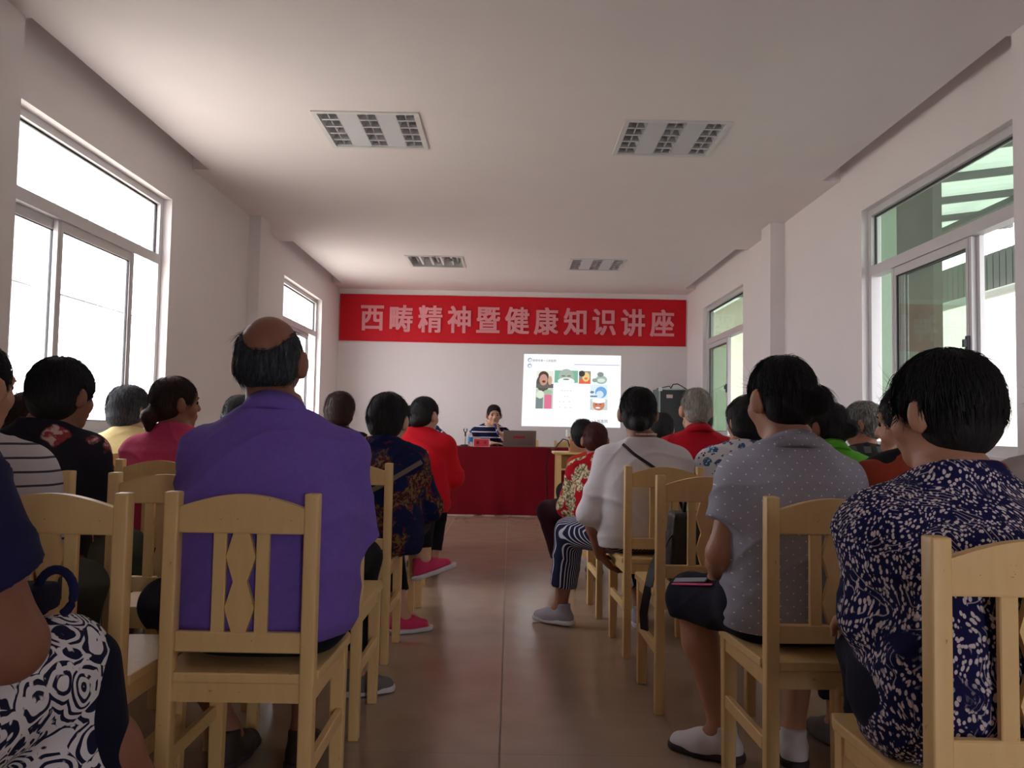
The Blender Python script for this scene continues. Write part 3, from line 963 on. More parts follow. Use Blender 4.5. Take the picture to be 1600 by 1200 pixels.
def person(name, label, x, y, rz=0, seat=.43, top=1.20, sh=None, wide=1.0, depth=1.0, lean=.04, slouch=.03, twist=0.0, sw=.150,
           head=(0, 0, 0), hoff=(0, .03), hs=1.0, hairstyle='short', hairmat=None, skinmat=None, shirt=None, arms=None, legs=None, pants=None,
           shoes=None, h=.008, seed=1, hair_n=0, face=True, collar=None, extras=None, sdrop=.066, group=None, skirt=None, neck_r=.050):
    """a seated figure in its own coordinates: hips over the origin, facing +Y"""
    skinmat = skinmat or SKIN; hairmat = hairmat or H_BLACK
    sh = sh if sh is not None else top - .26
    B = V3(0, 0, seat); N = V3(0, lean, sh)
    L = float(np.linalg.norm(N - B))
    az = unit(N - B)
    ax = unit(V3(math.cos(twist), math.sin(twist), 0)); ax = unit(ax - az * (ax @ az)); ay = np.cross(az, ax)
    R = np.stack([ax, ay, az], 1)
    cy = [-slouch * math.sin(max(0, min(1, t)) * PI) for t in TORSO_T]
    body_prof = (TORSO_T, [a * wide for a in TORSO_A], [b * depth for b in TORSO_B], cy)
    HR = rot(*[math.radians(a) for a in head])
    HC = V3(hoff[0], lean + hoff[1], top - .112 * hs)
    hp = lambda *p: HC + HR @ (V3(*p) * hs)
    hv = lambda *p: HR @ V3(*p)
    J = {}
    for s, key in ((-1, 'l'), (1, 'r')):
        J['S' + key] = N + ax * s * sw - az * sdrop
    aw = arms or {}
    for s, key in ((-1, 'l'), (1, 'r')):
        e, w = aw.get(key, (None, None))
        J['E' + key] = V3(e) if e is not None else N + ax * s * (sw + .055) + V3(0, .03, -.30)
        J['W' + key] = V3(w) if w is not None else V3(s * .10, .27, seat + .162)
    lg = legs or {}
    for s, key in ((-1, 'l'), (1, 'r')):
        k_, a_, t_ = lg.get(key, (None, None, None))
        J['H' + key] = V3(s * .088 * wide, .01, seat + .085)
        J['K' + key] = V3(k_) if k_ is not None else V3(s * .13, .40, seat + .075)
        J['A' + key] = V3(a_) if a_ is not None else V3(s * .12, .36, .092)
        J['T' + key] = V3(t_) if t_ is not None else V3(s * .25, 1, 0)
    ar = aw.get('r_up', .046) * (.5 + .5 * wide)

    S = Sdf()                                                   # ---- body
    S.loft(B, R, L, body_prof, k=.03, lo_cut=.03)
    for key, s in (('l', -1), ('r', 1)):
        sj, e, w = J['S' + key], J['E' + key], J['W' + key]
        S.rc(N + ax * s * .035 - az * .012 - ay * .012, sj + az * .004, .044, .050, k=.04)
        S.rc(sj, e, ar + .004, ar - .008, k=.03)
        S.rc(e, e + (w - e) * .35, ar - .008, ar - .010, k=.02); S.rc(e + (w - e) * .35, w, ar - .010, .026, k=.02)
        fd, pn, sg, cu = aw.get(key + '_hand', (unit(w - e), V3(0, 0, -1) if abs(unit(w - e)[2]) < .9 else V3(0, -1, 0), s, .55))
        hand(S, w, fd, pn, sg, cu)
        hj, kn, an = J['H' + key], J['K' + key], J['A' + key]
        S.rc(hj, kn, .082 * wide, .056, k=.04); S.rc(kn, kn + (an - kn) * .35, .052, .054, k=.03)
        S.rc(kn + (an - kn) * .35, an, .054, .032, k=.03)
        td = unit(J['T' + key])
        S.rc(an, an + td * .05 - V3(0, 0, .05), .032, .028, k=.02); S.rc(an + td * .05 - V3(0, 0, .052), an + td * .13 - V3(0, 0, .062), .028, .018, k=.02)
    # neck and head
    S.rc(N - az * .01 - ay * .005, hp(0, -.022, -.055), neck_r + .006, neck_r * .96, k=.035)
    S.ell(hp(0, -.010, .024), V3(.0735, .092, .088) * hs, HR, k=.02)
    S.ell(hp(0, .022, -.040), V3(.058, .064, .076) * hs, HR, k=.03)
    S.ell(hp(0, .060, -.094), V3(.022, .018, .017) * hs, HR, k=.025)
    for s in (-1, 1):
        S.ell(hp(s * .040, .052, -.030), V3(.024, .024, .026) * hs, HR, k=.02)
        EA = HR @ rot(s * -.5, 0, 0)
        S.ell(hp(s * .083, -.010, -.008), V3(.012, .022, .036) * hs, EA, k=.008)
        S.ell(hp(s * .074, -.004, -.034), V3(.008, .010, .012) * hs, EA, k=.008)
    S.rc(hp(-.034, .074, .022), hp(.034, .074, .022), .015 * hs, .015 * hs, k=.018)
    S.rc(hp(0, .084, .012), hp(0, .100, -.026), .008 * hs, .012 * hs, k=.012)
    for s in (-1, 1): S.ell(hp(s * .011, .092, -.030), V3(.010, .010, .008) * hs, HR, k=.008)
    for s in (-1, 1): S.ell(hp(s * .031, .094, .004), V3(.018, .012, .010) * hs, HR, k=.012, op='s')
    S.rc(hp(-.018, .080, -.056), hp(.018, .080, -.056), .008 * hs, .008 * hs, k=.010)
    S.rc(hp(-.015, .080, -.068), hp(.015, .080, -.068), .008 * hs, .008 * hs, k=.010)
    o = add_mesh(name, S.mesh(h), skinmat)
    o.location = (x, y, 0); o.rotation_euler = (0, 0, math.radians(rz))
    tag(o, label, 'person', group)

    # ---- hair
    if hairstyle:
        Hs = Sdf(); zc = None
        crown = hp(0, -.03, .14)
        if hairstyle == 'bald':                                  # a ring of short hair under a bare crown
            Hs.ell(hp(0, -.014, .012), V3(.0790, .0965, .086) * hs, HR, k=.01)
            Hs.ell(hp(0, -.050, -.035), V3(.064, .050, .045) * hs, HR, k=.03)
            Hs.ell(hp(0, -.062, .090), V3(.056, .085, .060) * hs, HR, k=.02, op='s')
            Hs.ell(hp(0, -.088, .066), V3(.046, .060, .052) * hs, HR, k=.02, op='s')
            Hs.ell(hp(0, .10, .0), V3(.10, .085, .13) * hs, HR, k=.012, op='s')
            for s in (-1, 1): Hs.ell(hp(s * .088, .004, -.030), V3(.030, .030, .048) * hs, HR, k=.008, op='s')
            Hs.half(hp(0, 0, -.078), hv(0, .3, -1), .01)
        elif hairstyle in ('man', 'crop'):
            Hs.ell(hp(0, -.014, .030), V3(.080, .099, .094) * hs, HR, k=.01)
            Hs.ell(hp(0, -.050, -.028), V3(.070, .054, .056) * hs, HR, k=.03)
            Hs.ell(hp(0, .098, -.040), V3(.086, .080, .106) * hs, HR, k=.012, op='s')
            for s in (-1, 1): Hs.ell(hp(s * .085, .012, -.045), V3(.030, .040, .050) * hs, HR, k=.01, op='s')
            Hs.half(hp(0, 0, -.080), hv(0, .25, -1), .012)
        elif hairstyle == 'short':                               # woman's short cut, ears half covered
            Hs.ell(hp(0, -.018, .030), V3(.088, .108, .100) * hs, HR, k=.01)
            Hs.ell(hp(0, -.052, -.028), V3(.072, .058, .068) * hs, HR, k=.045)
            Hs.ell(hp(0, .104, -.050), V3(.074, .086, .112) * hs, HR, k=.015, op='s')
            for s in (-1, 1): Hs.ell(hp(s * .090, .022, -.050), V3(.030, .046, .050) * hs, HR, k=.012, op='s')
            Hs.half(hp(0, 0, -.092), hv(0, .30, -1), .02)
        elif hairstyle == 'bob':                                 # fuller, covering the ears
            Hs.ell(hp(0, -.016, .028), V3(.094, .110, .102) * hs, HR, k=.01)
            Hs.ell(hp(0, -.040, -.046), V3(.090, .076, .074) * hs, HR, k=.05)
            Hs.ell(hp(0, .106, -.052), V3(.070, .084, .115) * hs, HR, k=.015, op='s')
            Hs.half(hp(0, 0, -.104), hv(0, .25, -1), .02)
        elif hairstyle in ('bun', 'pony', 'lowbun'):
            Hs.ell(hp(0, -.014, .028), V3(.083, .102, .096) * hs, HR, k=.01)
            Hs.ell(hp(0, -.052, -.030), V3(.070, .050, .055) * hs, HR, k=.04)
            Hs.ell(hp(0, .100, -.048), V3(.078, .084, .112) * hs, HR, k=.015, op='s')
            for s in (-1, 1): Hs.ell(hp(s * .085, .016, -.045), V3(.028, .046, .050) * hs, HR, k=.012, op='s')
            if hairstyle == 'bun':
                Hs.ell(hp(.035, -.108, -.012), V3(.044, .034, .044) * hs, HR, k=.012)
                Hs.ell(hp(.035, -.122, -.012), V3(.020, .026, .020) * hs, HR, k=.012)
            elif hairstyle == 'lowbun':
                Hs.ell(hp(0, -.098, -.050), V3(.040, .032, .036) * hs, HR, k=.015)
            else:
                Hs.rc(hp(0, -.095, -.030), hp(0, -.118, -.058), .024, .032, k=.015)
                Hs.rc(hp(0, -.118, -.058), hp(0, -.116, -.108), .034, .020, k=.02)
        P, Q = Hs.mesh(min(h, .007))
        P = wrinkle(P, Q, .003, seed + 5, 2.6)
        ms = [(P, Q)]
        if True: ms.append(strands(P, Q, crown, max(hair_n, 700), .034 if hairstyle == 'bald' else .05, .0008, seed, frizz=.5, zmin=HC[2] - (.0 if hairstyle != 'bald' else .05) * hs))
        add_mesh('hair', join(*ms), hairmat, o)
        if hairstyle == 'pony':
            MB().lathe([(.020, -.008), (.026, -.004), (.026, .004), (.020, .008)], Matrix.Translation(hp(0, -.100, -.036)) @ Matrix.Rotation(1.0, 4, 'X')).build('hair_tie', flat('black_elastic', (24, 22, 26)), o, True)
        if hairstyle == 'bald':                                  # thin grey wisps crossing the crown
            pass

    # ---- shirt
    out = {}
    if shirt:
        of = shirt.get('o', .014); st = shirt.get('loose', .010); slv = shirt.get('sleeve', .55); hem = shirt.get('hem', .02)
        C = Sdf()
        a2 = []
        for t, a in zip(TORSO_T, TORSO_A):
            a2.append(max(a, shirt.get('waist', .158) if .1 < t < .66 else 0) * wide + of + (st if t < .7 else 0))
        b2 = [max(b, .116 if .1 < t < .6 else 0) * depth + of + (st * .6 if t < .7 else 0) for t, b in zip(TORSO_T, TORSO_B)]
        tn = (N + az * shirt.get('neck', .012) + V3(0, 0, 0), unit(az + V3(0, shirt.get('tilt', .55), 0)))
        C.loft(B, R, L, (TORSO_T, a2, b2, cy), k=.03, lo_cut=hem, top_n=tn)
        for key, s in (('l', -1), ('r', 1)):
            sj, e, w = J['S' + key], J['E' + key], J['W' + key]
            C.rc(N + ax * s * .04 - az * .014 - ay * .012, sj + az * .004, .044 + of, .052 + of, k=.05, cut=(tn[0], tn[1]))
            lo_ = .012
            ru = ar + of
            if slv <= 1.0:
                c1 = sj + (e - sj) * slv; dd = unit(e - sj)
                C.rc(sj, sj + (e - sj) * (slv + .15), ru + .004, ru + lo_, k=.035, cut=(c1, dd))
            else:
                C.rc(sj, e, ru + .004, ru, k=.035)
                c1 = e + (w - e) * (slv - 1.0); dd = unit(w - e)
                C.rc(e, e + (w - e) * (slv - .9), ru, ru - .004 - .010 * (slv - 1), k=.025, cut=(c1, dd))
            J['C' + key] = c1
        P, Q = C.mesh(h)
        P = wrinkle(P, Q, shirt.get('fold', .008), seed)
        out['shirt'] = add_mesh(shirt.get('name', 'shirt'), (P, Q), shirt['mat'], o)
        out['shirt_field'] = C
        cl = shirt.get('collar')
        if cl:                                                  # turned-down or stand collar: a band round the neck
            cm = MB(); n = 40; rings = []
            ch = shirt.get('collar_h', .085); rin = shirt.get('collar_r', neck_r + .018)
            for i in range(n):
                t_ = 2 * PI * i / n
                f_ = (1 + math.sin(t_)) / 2                     # 0 at the nape, 1 at the throat
                dz = -.075 * f_
                def cp(r_, z_): return N + ax * math.cos(t_) * r_ + ay * (math.sin(t_) * r_ * .94 - .004) + az * (z_ + dz)
                p_in, p_top, p_out, p_un = cp(rin, ch - .020), cp(rin + .006, ch), cp(rin + .034, ch - .042), cp(rin + .024, ch - .050)
                rings.append([cm.bm.verts.new(Vector(q)) for q in (p_un, p_in, p_top, p_out)])
            for i in range(n):
                A, Bq = rings[i], rings[(i + 1) % n]
                for j in range(4):
                    k2 = (j + 1) % 4
                    cm.bm.faces.new((A[j], Bq[j], Bq[k2], A[k2]))
            cm.build('collar', shirt.get('collar_mat') or shirt['mat'], o, True)
    # ---- trousers / shorts
    if pants:
        C = Sdf(); po = pants.get('o', .012); ln = pants.get('len', 1.8)
        C.ell(V3(0, .0, seat + .105), V3(.188 * wide + po, .130 * depth + po, .122), k=.03)
        for key in 'lr':
            hj, kn, an = J['H' + key], J['K' + key], J['A' + key]
            if ln <= 1.0:
                c1 = hj + (kn - hj) * ln; dd = unit(kn - hj)
                C.rc(hj, kn + (kn - hj) * .1, .083 * wide + po, .060 + po, k=.05, cut=(c1, dd))
            else:
                C.rc(hj, kn, .083 * wide + po, .058 + po, k=.05)
                c1 = kn + (an - kn) * (ln - 1); dd = unit(an - kn)
                fl = pants.get('flare', 0)
                C.rc(kn, kn + (an - kn) * min(1.05, ln - .9), .058 + po, .058 + po - (.018 - fl) * (ln - 1), k=.03, cut=(c1, dd))
        C.half(V3(0, 0, seat - .004), V3(0, 0, -1), .01) if pants.get('flat') else None
        P, Q = C.mesh(h)
        P = wrinkle(P, Q, pants.get('fold', .005), seed + 3)
        out['pants'] = add_mesh(pants.get('name', 'trousers'), (P, Q), pants['mat'], o)
    # ---- shoes
    shoes = shoes or dict(mat=flat('grey_knit_shoe', (104, 100, 98), .9))
    if shoes:
        for key in 'lr':
            if shoes.get('only') and key not in shoes['only']: continue
            up = lg.get(key + '_up')
            Sh, b, d, s_, z, Rr = shoe_sdf(J['A' + key], J['T' + key], shoes.get('size', 1.0), .004, up)
            so = add_mesh('shoe', Sh.mesh(.005, 1), shoes['mat'], o)
            if shoes.get('sole'):
                So = Sdf()
                an = J['A' + key]
                lo_ = an - z * .086
                So.rc(b - d * .034 - z * .020, b + d * .05 - z * .020, .044, .043, k=.02)
                So.rc(b + d * .05 - z * .020, b + d * .130 - z * .020, .044, .036, k=.02)
                So.half(an - z * .068, z, .004); So.half(an - z * .0915, -z, .004)
                add_mesh('sole', So.mesh(.005, 1), shoes['sole'], so)
            if shoes.get('lace'):
                lm = MB()
                for q in range(5):
                    c = b + d * (.045 + .016 * q) + z * (.034 - .007 * q)
                    lm.tube([c - s_ * .020, c + z * .006, c + s_ * .020], .0025, 6)
                lm.build('shoelace', shoes['lace'], so, True)
    if face:
        for s in (-1, 1):
            MB().lathe([(0.0001, -.009), (.006, -.007), (.009, 0), (.006, .007), (.0001, .009)], Matrix.Translation(hp(s * .031, .079, .003)), 12).build('eye', flat('dark_eye', (36, 26, 24), .2), o, True)
            bm_ = MB(); bm_.tube([hp(s * .014, .0905, .021), hp(s * .030, .0895, .026), hp(s * .046, .080, .021)], .0032, 6); bm_.build('eyebrow', hairmat, o, True)
        lm = MB(); lm.tube([hp(-.020, .083, -.060), hp(-.008, .0885, -.0585), hp(0, .0885, -.060), hp(.008, .0885, -.0585), hp(.020, .083, -.060)], .0045, 8); lm.build('lips', flat('lip_pink', (150, 84, 76), .5), o, True)
    out.update(obj=o, J=J, N=N, R=R, HC=HC, HR=HR, hp=hp, L=L, B=B)
    return out

def strap_on(P, pts_xz, name, mat, w=.012, back=True, y_from=None, th=.003):
    """a flat band laid on the back of the shirt through the given (x, z) points"""
    D, lo = P['shirt_field'].grid(.01)
    def surf(x, z):
        i = int(round((x - lo[0]) / .01)); k = int(round((z - lo[2]) / .01))
        i = min(max(i, 0), D.shape[0] - 1); k = min(max(k, 0), D.shape[2] - 1)
        col = D[i, :, k]
        ins = np.where(col < 0)[0]
        if len(ins) == 0: return None
        return lo[1] + .01 * (ins[0] if back else ins[-1])
    pts = []
    for (a, b) in zip(pts_xz, pts_xz[1:]):
        for t in np.linspace(0, 1, 9)[:-1]:
            x, z = a[0] + (b[0] - a[0]) * t, a[1] + (b[1] - a[1]) * t
            yy = surf(x, z)
            if yy is not None: pts.append(Vector((x, yy - .016 if back else yy + .010, z)))
    for _ in range(3):
        pts = [pts[0]] + [(pts[i - 1] + pts[i] * 2 + pts[i + 1]) / 4 for i in range(1, len(pts) - 1)] + [pts[-1]]
    return band(pts, name, mat, w, th)

def band(pts, name, mat, w, th, parent=None, nrm=Vector((0, -1, 0))):
    m = MB(); rings = []
    pts = [Vector(p) for p in pts]
    for i, p in enumerate(pts):
        d = (pts[min(i + 1, len(pts) - 1)] - pts[max(i - 1, 0)]).normalized()
        s = d.cross(nrm).normalized(); n = s.cross(d).normalized()
        rings.append([m.bm.verts.new(p + s * a * w / 2 + n * b * th / 2) for a, b in ((-1, -1), (1, -1), (1, 1), (-1, 1))])
    for A, B in zip(rings, rings[1:]):
        for j in range(4):
            k = (j + 1) % 4
            m.bm.faces.new((A[j], A[k], B[k], B[j]))
    m.bm.faces.new(rings[0][::-1]); m.bm.faces.new(rings[-1])
    return m.build(name, mat, parent, False)
# ------------------------------------------------------------------ chairs
CW, CD, SEAT, CH = .1775, .19, .43, .8375
def make_chair():
    r = empty('wooden_chair', (0, 0, 0))
    p = .033
    for s in (-1, 1):
        xa, xb = (s * CW, s * (CW - p)) if s < 0 else (s * (CW - p), s * CW)
        m = MB(); m.box(xa, xb, -CD, -CD + .036, 0, CH)
        m.bevel(.0045, 2)
        # slightly rounded top
        m.build('back_post', M_CHAIR, r, True)
        m = MB(); m.box(xa - .004, xb + .004, CD - .040, CD - .002, 0, SEAT - .022, taper=.82); m.bevel(.003, 1)
        m.build('front_leg', M_CHAIR, r)
        m = MB(); m.box(s * (CW - .009) - .009, s * (CW - .009) + .009, -CD + .036, CD - .038, .205, .240); m.bevel(.002, 1)
        m.build('side_stretcher', M_CHAIR, r)
        m = MB(); m.box(s * (CW - .010) - .009, s * (CW - .010) + .009, -CD + .036, CD - .038, SEAT - .066, SEAT - .023); m.bevel(.002, 1)
        m.build('side_apron', M_CHAIR, r)
    w = CW - p
    crest = [(-w, .744)] + [(-w + 2 * w * i / 24, .804 + .030 * math.sin(PI * i / 24)) for i in range(25)] + [(w, .744)]
    m = MB(); m.prism(crest, -CD + .006, -CD + .028); m.bevel(.004, 2)
    m.build('crest_rail', M_CHAIR, r)
    m = MB(); m.box(-w, w, -CD + .008, -CD + .028, .474, .520); m.bevel(.003, 1)
    m.build('lower_rail', M_CHAIR, r)
    for s in (-1, 1):
        m = MB(); m.box(s * .0495 - .015, s * .0495 + .015, -CD + .010, -CD + .024, .515, .75); m.bevel(.002, 1)
        m.build('slat', M_CHAIR, r)
    zz = [(.518, .016), (.574, .034), (.634, .016), (.690, .034), (.748, .018)]
    m = MB(); m.prism([(-a, z) for z, a in zz] + [(a, z) for z, a in reversed(zz)], -CD + .010, -CD + .024)
    m.build('diamond_slat', M_CHAIR, r)
    m = MB()
    m.prism([(-w, -CD + .004), (-w, -CD + .036), (-CW - .004, -CD + .038), (-CW - .014, CD - .02), (-CW - .004, CD + .012), (CW + .004, CD + .012), (CW + .014, CD - .02), (CW + .004, -CD + .038), (w, -CD + .036), (w, -CD + .004)], -SEAT, -SEAT + .023, Matrix(((1, 0, 0, 0), (0, 0, 1, 0), (0, -1, 0, 0), (0, 0, 0, 1))))
    m.bevel(.004, 2)
    m.build('seat', M_CHAIR, r)
    m = MB(); m.box(-w, w, -CD + .006, -CD + .026, SEAT - .066, SEAT - .023); m.build('back_apron', M_CHAIR, r)
    m = MB(); m.box(-CW + .03, CW - .03, CD - .030, CD - .010, SEAT - .066, SEAT - .023); m.build('front_apron', M_CHAIR, r)
    return r
_chair0 = make_chair()
_used = [False]
def chair(x, yback, label, rz=0, group='wooden chairs of the audience', facing=0):
    r = copy_tree(_chair0) if _used[0] else _chair0
    _used[0] = True
    r.location = (x, yback + CD, 0)
    r.rotation_euler = (0, 0, math.radians(rz))
    tag(r, label, 'chair', group)
    return r
for x, yb, rz, lb in [
    (-.613, 1.854, 0, 'pale wooden chair carrying the man in the purple polo shirt'),
    (-.640, 2.59, 0, 'pale wooden chair directly in front of the purple polo man, its right legs showing'),
    (-.670, 3.40, 0, 'pale wooden chair under the woman in the dark blue floral blouse'),
    (-.650, 4.12, 0, 'empty pale wooden chair between the dark floral woman and the red jacket woman'),
    (-.690, 5.04, 0, 'pale wooden chair under the woman in the bright red jacket'),
    (-.750, 5.80, 0, 'pale wooden chair in front of the red jacket woman, first of the aisle row'),
    (-1.02, 1.79, 0, 'empty pale wooden chair just left of the purple polo man'),
    (-1.06, 2.49, 0, 'empty pale wooden chair behind the pink blouse woman'),
    (-1.12, 5.04, 0, 'pale wooden chair beside the red jacket woman, hidden behind the purple polo man'),
    (-1.45, 1.80, 0, 'pale wooden chair under the person in the striped top at the left'),
    (-1.55, 2.53, 0, 'pale wooden chair under the woman in the black floral top by the window'),
    (-1.46, 3.35, 0, 'pale wooden chair under the woman in the pink blouse with ponytail'),
    (-1.48, 4.12, 0, 'pale wooden chair under the person in turquoise left of the purple polo man'),
    (-1.90, 3.29, 0, 'pale wooden chair between the black floral and yellow tops, under the brown haired person'),
    (-1.93, 4.00, 0, 'pale wooden chair under the woman in the pale yellow top'),
    (-1.03, .86, -14, 'pale wooden chair under the woman in the rose print skirt'),
    (.8475, 1.28, 0, 'nearest right pale wooden chair under the woman in the navy seed print blouse'),
    (.815, 2.02, 2, 'pale wooden chair under the woman in the grey dotted polo'),
    (.700, 2.87, 1, 'pale wooden chair with a black bag on its seat'),
    (.680, 3.57, 3, 'pale wooden chair under the woman in the white top'),
    (.640, 4.28, 2, 'empty pale wooden chair in front of the white top woman'),
    (.635, 4.93, 62, 'pale wooden chair under the red floral woman with maroon hair'),
    (.700, 5.72, 55, 'pale wooden chair under the person in the orange top by the small desk'),
    (1.19, 2.02, 0, 'pale wooden chair under the person in rust and black'),
    (1.14, 3.58, 0, 'pale wooden chair under the woman in the white and blue floral blouse'),
    (1.06, 4.22, 0, 'pale wooden chair under the grey haired man in the red polo'),
    (1.20, 5.90, 0, 'pale wooden chair nearest the black cabinet'),
    (1.30, 4.95, 0, 'pale wooden chair in front of the red polo man'),
    (1.62, 2.02, 0, 'pale wooden chair under the person in the light grey shirt at the right edge'),
    (1.50, 3.57, 0, 'pale wooden chair under the woman in the bright green polo'),
    (2.02, 4.26, 0, 'pale wooden chair under the grey haired woman by the right window')]:
    chair(x, yb, lb, rz)
for x, lb in ((-.24, 'pale wooden chair under the speaker behind the red table'), (.19, 'empty pale wooden chair behind the table, right of the laptop'),
              (.745, 'empty pale wooden chair behind the table at its right end'), (-.96, 'empty pale wooden chair behind the table at its left end')):
    c = chair(x, 0, lb, 180, 'wooden chairs behind the red table')
    c.location = (x, 10.12, 0)

# ------------------------------------------------------------------ red table
TZ = .768
def mat_cloth():
    t = NT('dark_red_tablecloth'); v = t.coord()
    col = t.mix(t.noise(v, 5, 4), lin(122, 6, 26), lin(138, 8, 32))
    weave(t, v, .2)
    return t.fin(col, .8, .25)
M_CLOTH = mat_cloth()
tb = empty('conference_table', (0, 9.4, 0))
tag(tb, 'long table under a dark red cloth at the front of the room', 'table')
TX0, TX1, TY0, TY1 = -1.28, .74, -.28, .30
MB().box(TX0, TX1, TY0, TY1, TZ - .03, TZ - .004).build('tabletop', flat('table_board', (140, 96, 60), .5), tb)
for x in (TX0 + .06, TX1 - .06):
    for y in (TY0 + .05, TY1 - .05):
        MB().box(x - .025, x + .025, y - .025, y + .025, 0, TZ - .03).build('leg', flat('table_leg_brown', (92, 52, 40), .5), tb)
tc = MB()
def cloth_side(P0, P1, nrm, n=70):
    rows = []
    for j in range(13):
        z = TZ - (TZ - .008) * j / 12
        row = []
        for i in range(n + 1):
            u = i / n
            p = Vector(P0) * (1 - u) + Vector(P1) * u
            a = j / 12
            off = .012 + a * (.006 + .006 * math.sin(u * 41 + 1.5 * math.sin(u * 9)) + .005 * math.sin(u * 23 + a * 2) + .007 * math.sin(9 * u + 5 * a))
            row.append(tc.bm.verts.new((p.x + nrm[0] * off, p.y + nrm[1] * off, z)))
        rows.append(row)
    for a, b in zip(rows, rows[1:]):
        for i in range(n): tc.bm.faces.new((a[i], b[i], b[i + 1], a[i + 1]))
cloth_side((TX0, TY0, 0), (TX1, TY0, 0), (0, -1))
cloth_side((TX1, TY0, 0), (TX1, TY1, 0), (1, 0), 24)
cloth_side((TX0, TY1, 0), (TX0, TY0, 0), (-1, 0), 24)
tc.box(TX0 - .012, TX1 + .012, TY0 - .012, TY1 + .012, TZ - .003, TZ)
tc.build('tablecloth', M_CLOTH, tb, True)

# name card
nc = empty('name_card', (-.325, 9.23, TZ))
tag(nc, 'small red name card standing on the table edge before the speaker', 'name card')
MB().prism([(-.02, 0), (-.018, 0), (.0, .088), (.018, 0), (.02, 0), (.001, .092), (-.001, .092)], -.095, .095, T(rz=PI / 2)).build('acrylic_holder', flat('clear_pale_acrylic', (226, 214, 220), .2), nc)
m = MB(); m.quad([(-.085, -.0205, .004), (.085, -.0205, .004), (.085, -.003, .086), (-.085, -.003, .086)])
m.build('red_paper', flat('card_red', (214, 60, 76), .7), nc)
for i, ch in enumerate('李文'):
    o = link('character', text_mesh(ch, .040, .0004, .0006), flat('card_ink', (96, 24, 34), .7), nc)
    o.location = (-.042 + .084 * i, -.0135, .045); o.rotation_euler = (math.radians(-12), 0, 0)

# laptop, lid towards the room
lp = empty('laptop', (.115, 9.42, TZ))
tag(lp, 'grey brown laptop seen from behind its lid on the red table', 'laptop')
m = MB(); m.box(-.19, .19, -.01, .24, 0, .018); m.bevel(.004, 2); m.build('base', flat('laptop_grey', (120, 112, 108), .4, .5, .4), lp)
Mr = T(0, -.005, .015, rx=math.radians(7))
m = MB(); m.box(-.192, .192, -.004, .004, 0, .178, Mr); m.bevel(.003, 2)
lid = m.build('lid', flat('laptop_lid', (140, 128, 122), .35, .5, .5), lp)
m = MB(); m.box(-.075, .060, -.0052, -.004, .088, .112, Mr); m.build('red_sticker', flat('sticker_red', (172, 30, 60), .5), lid)
m = MB(); m.box(-.17, .17, .0042, .0048, .015, .165, Mr); m.build('screen', flat('laptop_screen', (60, 70, 84), .2), lid)

def bottle(x, y, z, label, group=None, s=1.0):
    b = empty('water_bottle', (x, y, z))
    tag(b, label, 'bottle', group)
    t = NT('clear_plastic') if 'clear_plastic' not in _flat else None
    if t:
        t.bsdf.inputs['Transmission Weight'].default_value = .85
        t.bsdf.inputs['IOR'].default_value = 1.2
        _flat['clear_plastic'] = t.fin(lin(226, 236, 246), .08, .5)
    q = lambda pr: [(r * s, zz * s) for r, zz in pr]
    MB().lathe(q([(.0001, .002), (.024, 0), (.028, .006), (.028, .05), (.026, .055), (.028, .060), (.028, .115), (.024, .135), (.012, .155), (.011, .168), (.0001, .169)]), n=20).build('plastic_body', _flat['clear_plastic'], b, True)
    MB().lathe(q([(.0286, .055), (.0290, .056), (.0290, .105), (.0286, .106)]), n=20).build('label_wrap', flat('bottle_label_blue', (50, 138, 210), .4), b, True)
    MB().lathe(q([(.0001, .160), (.0145, .160), (.0145, .180), (.013, .183), (.0001, .183)]), n=20).build('cap', flat('bottle_cap_blue', (60, 116, 196), .4), b, True)
    return b
bottle(-.452, 9.24, TZ, 'small clear water bottle with blue label beside the name card')
bottle(2.53, 5.36, WZ0 + .045, 'small blue labelled bottle on the right window sill', s=.9)

M_BLK = flat('matte_black', (26, 25, 27), .5)
ms = empty('microphone_stand', (-.515, 9.30, TZ))
tag(ms, 'empty black microphone stand with forked clip beside the water bottle', 'microphone stand')
MB().lathe([(.0001, 0), (.062, 0), (.062, .010), (.050, .018), (.010, .022), (.0001, .022)]).build('base', M_BLK, ms, True)
MB().tube([(0, 0, .02), (0, 0, .125)], .005).build('stem', flat('chrome_stem', (150, 146, 140), .3, .5, .8), ms, True)
MB().tube([(0, 0, .115), (0, 0, .158)], .009).build('collar', M_BLK, ms, True)
m = MB(); m.tube([(0, 0, .152), (-.010, 0, .166), (-.019, 0, .180), (-.016, 0, .204)], .006); m.build('clip_prong', M_BLK, ms, True)
m = MB(); m.tube([(0, 0, .152), (.010, 0, .166), (.019, 0, .180), (.016, 0, .204)], .006); m.build('clip_prong', M_BLK, ms, True)

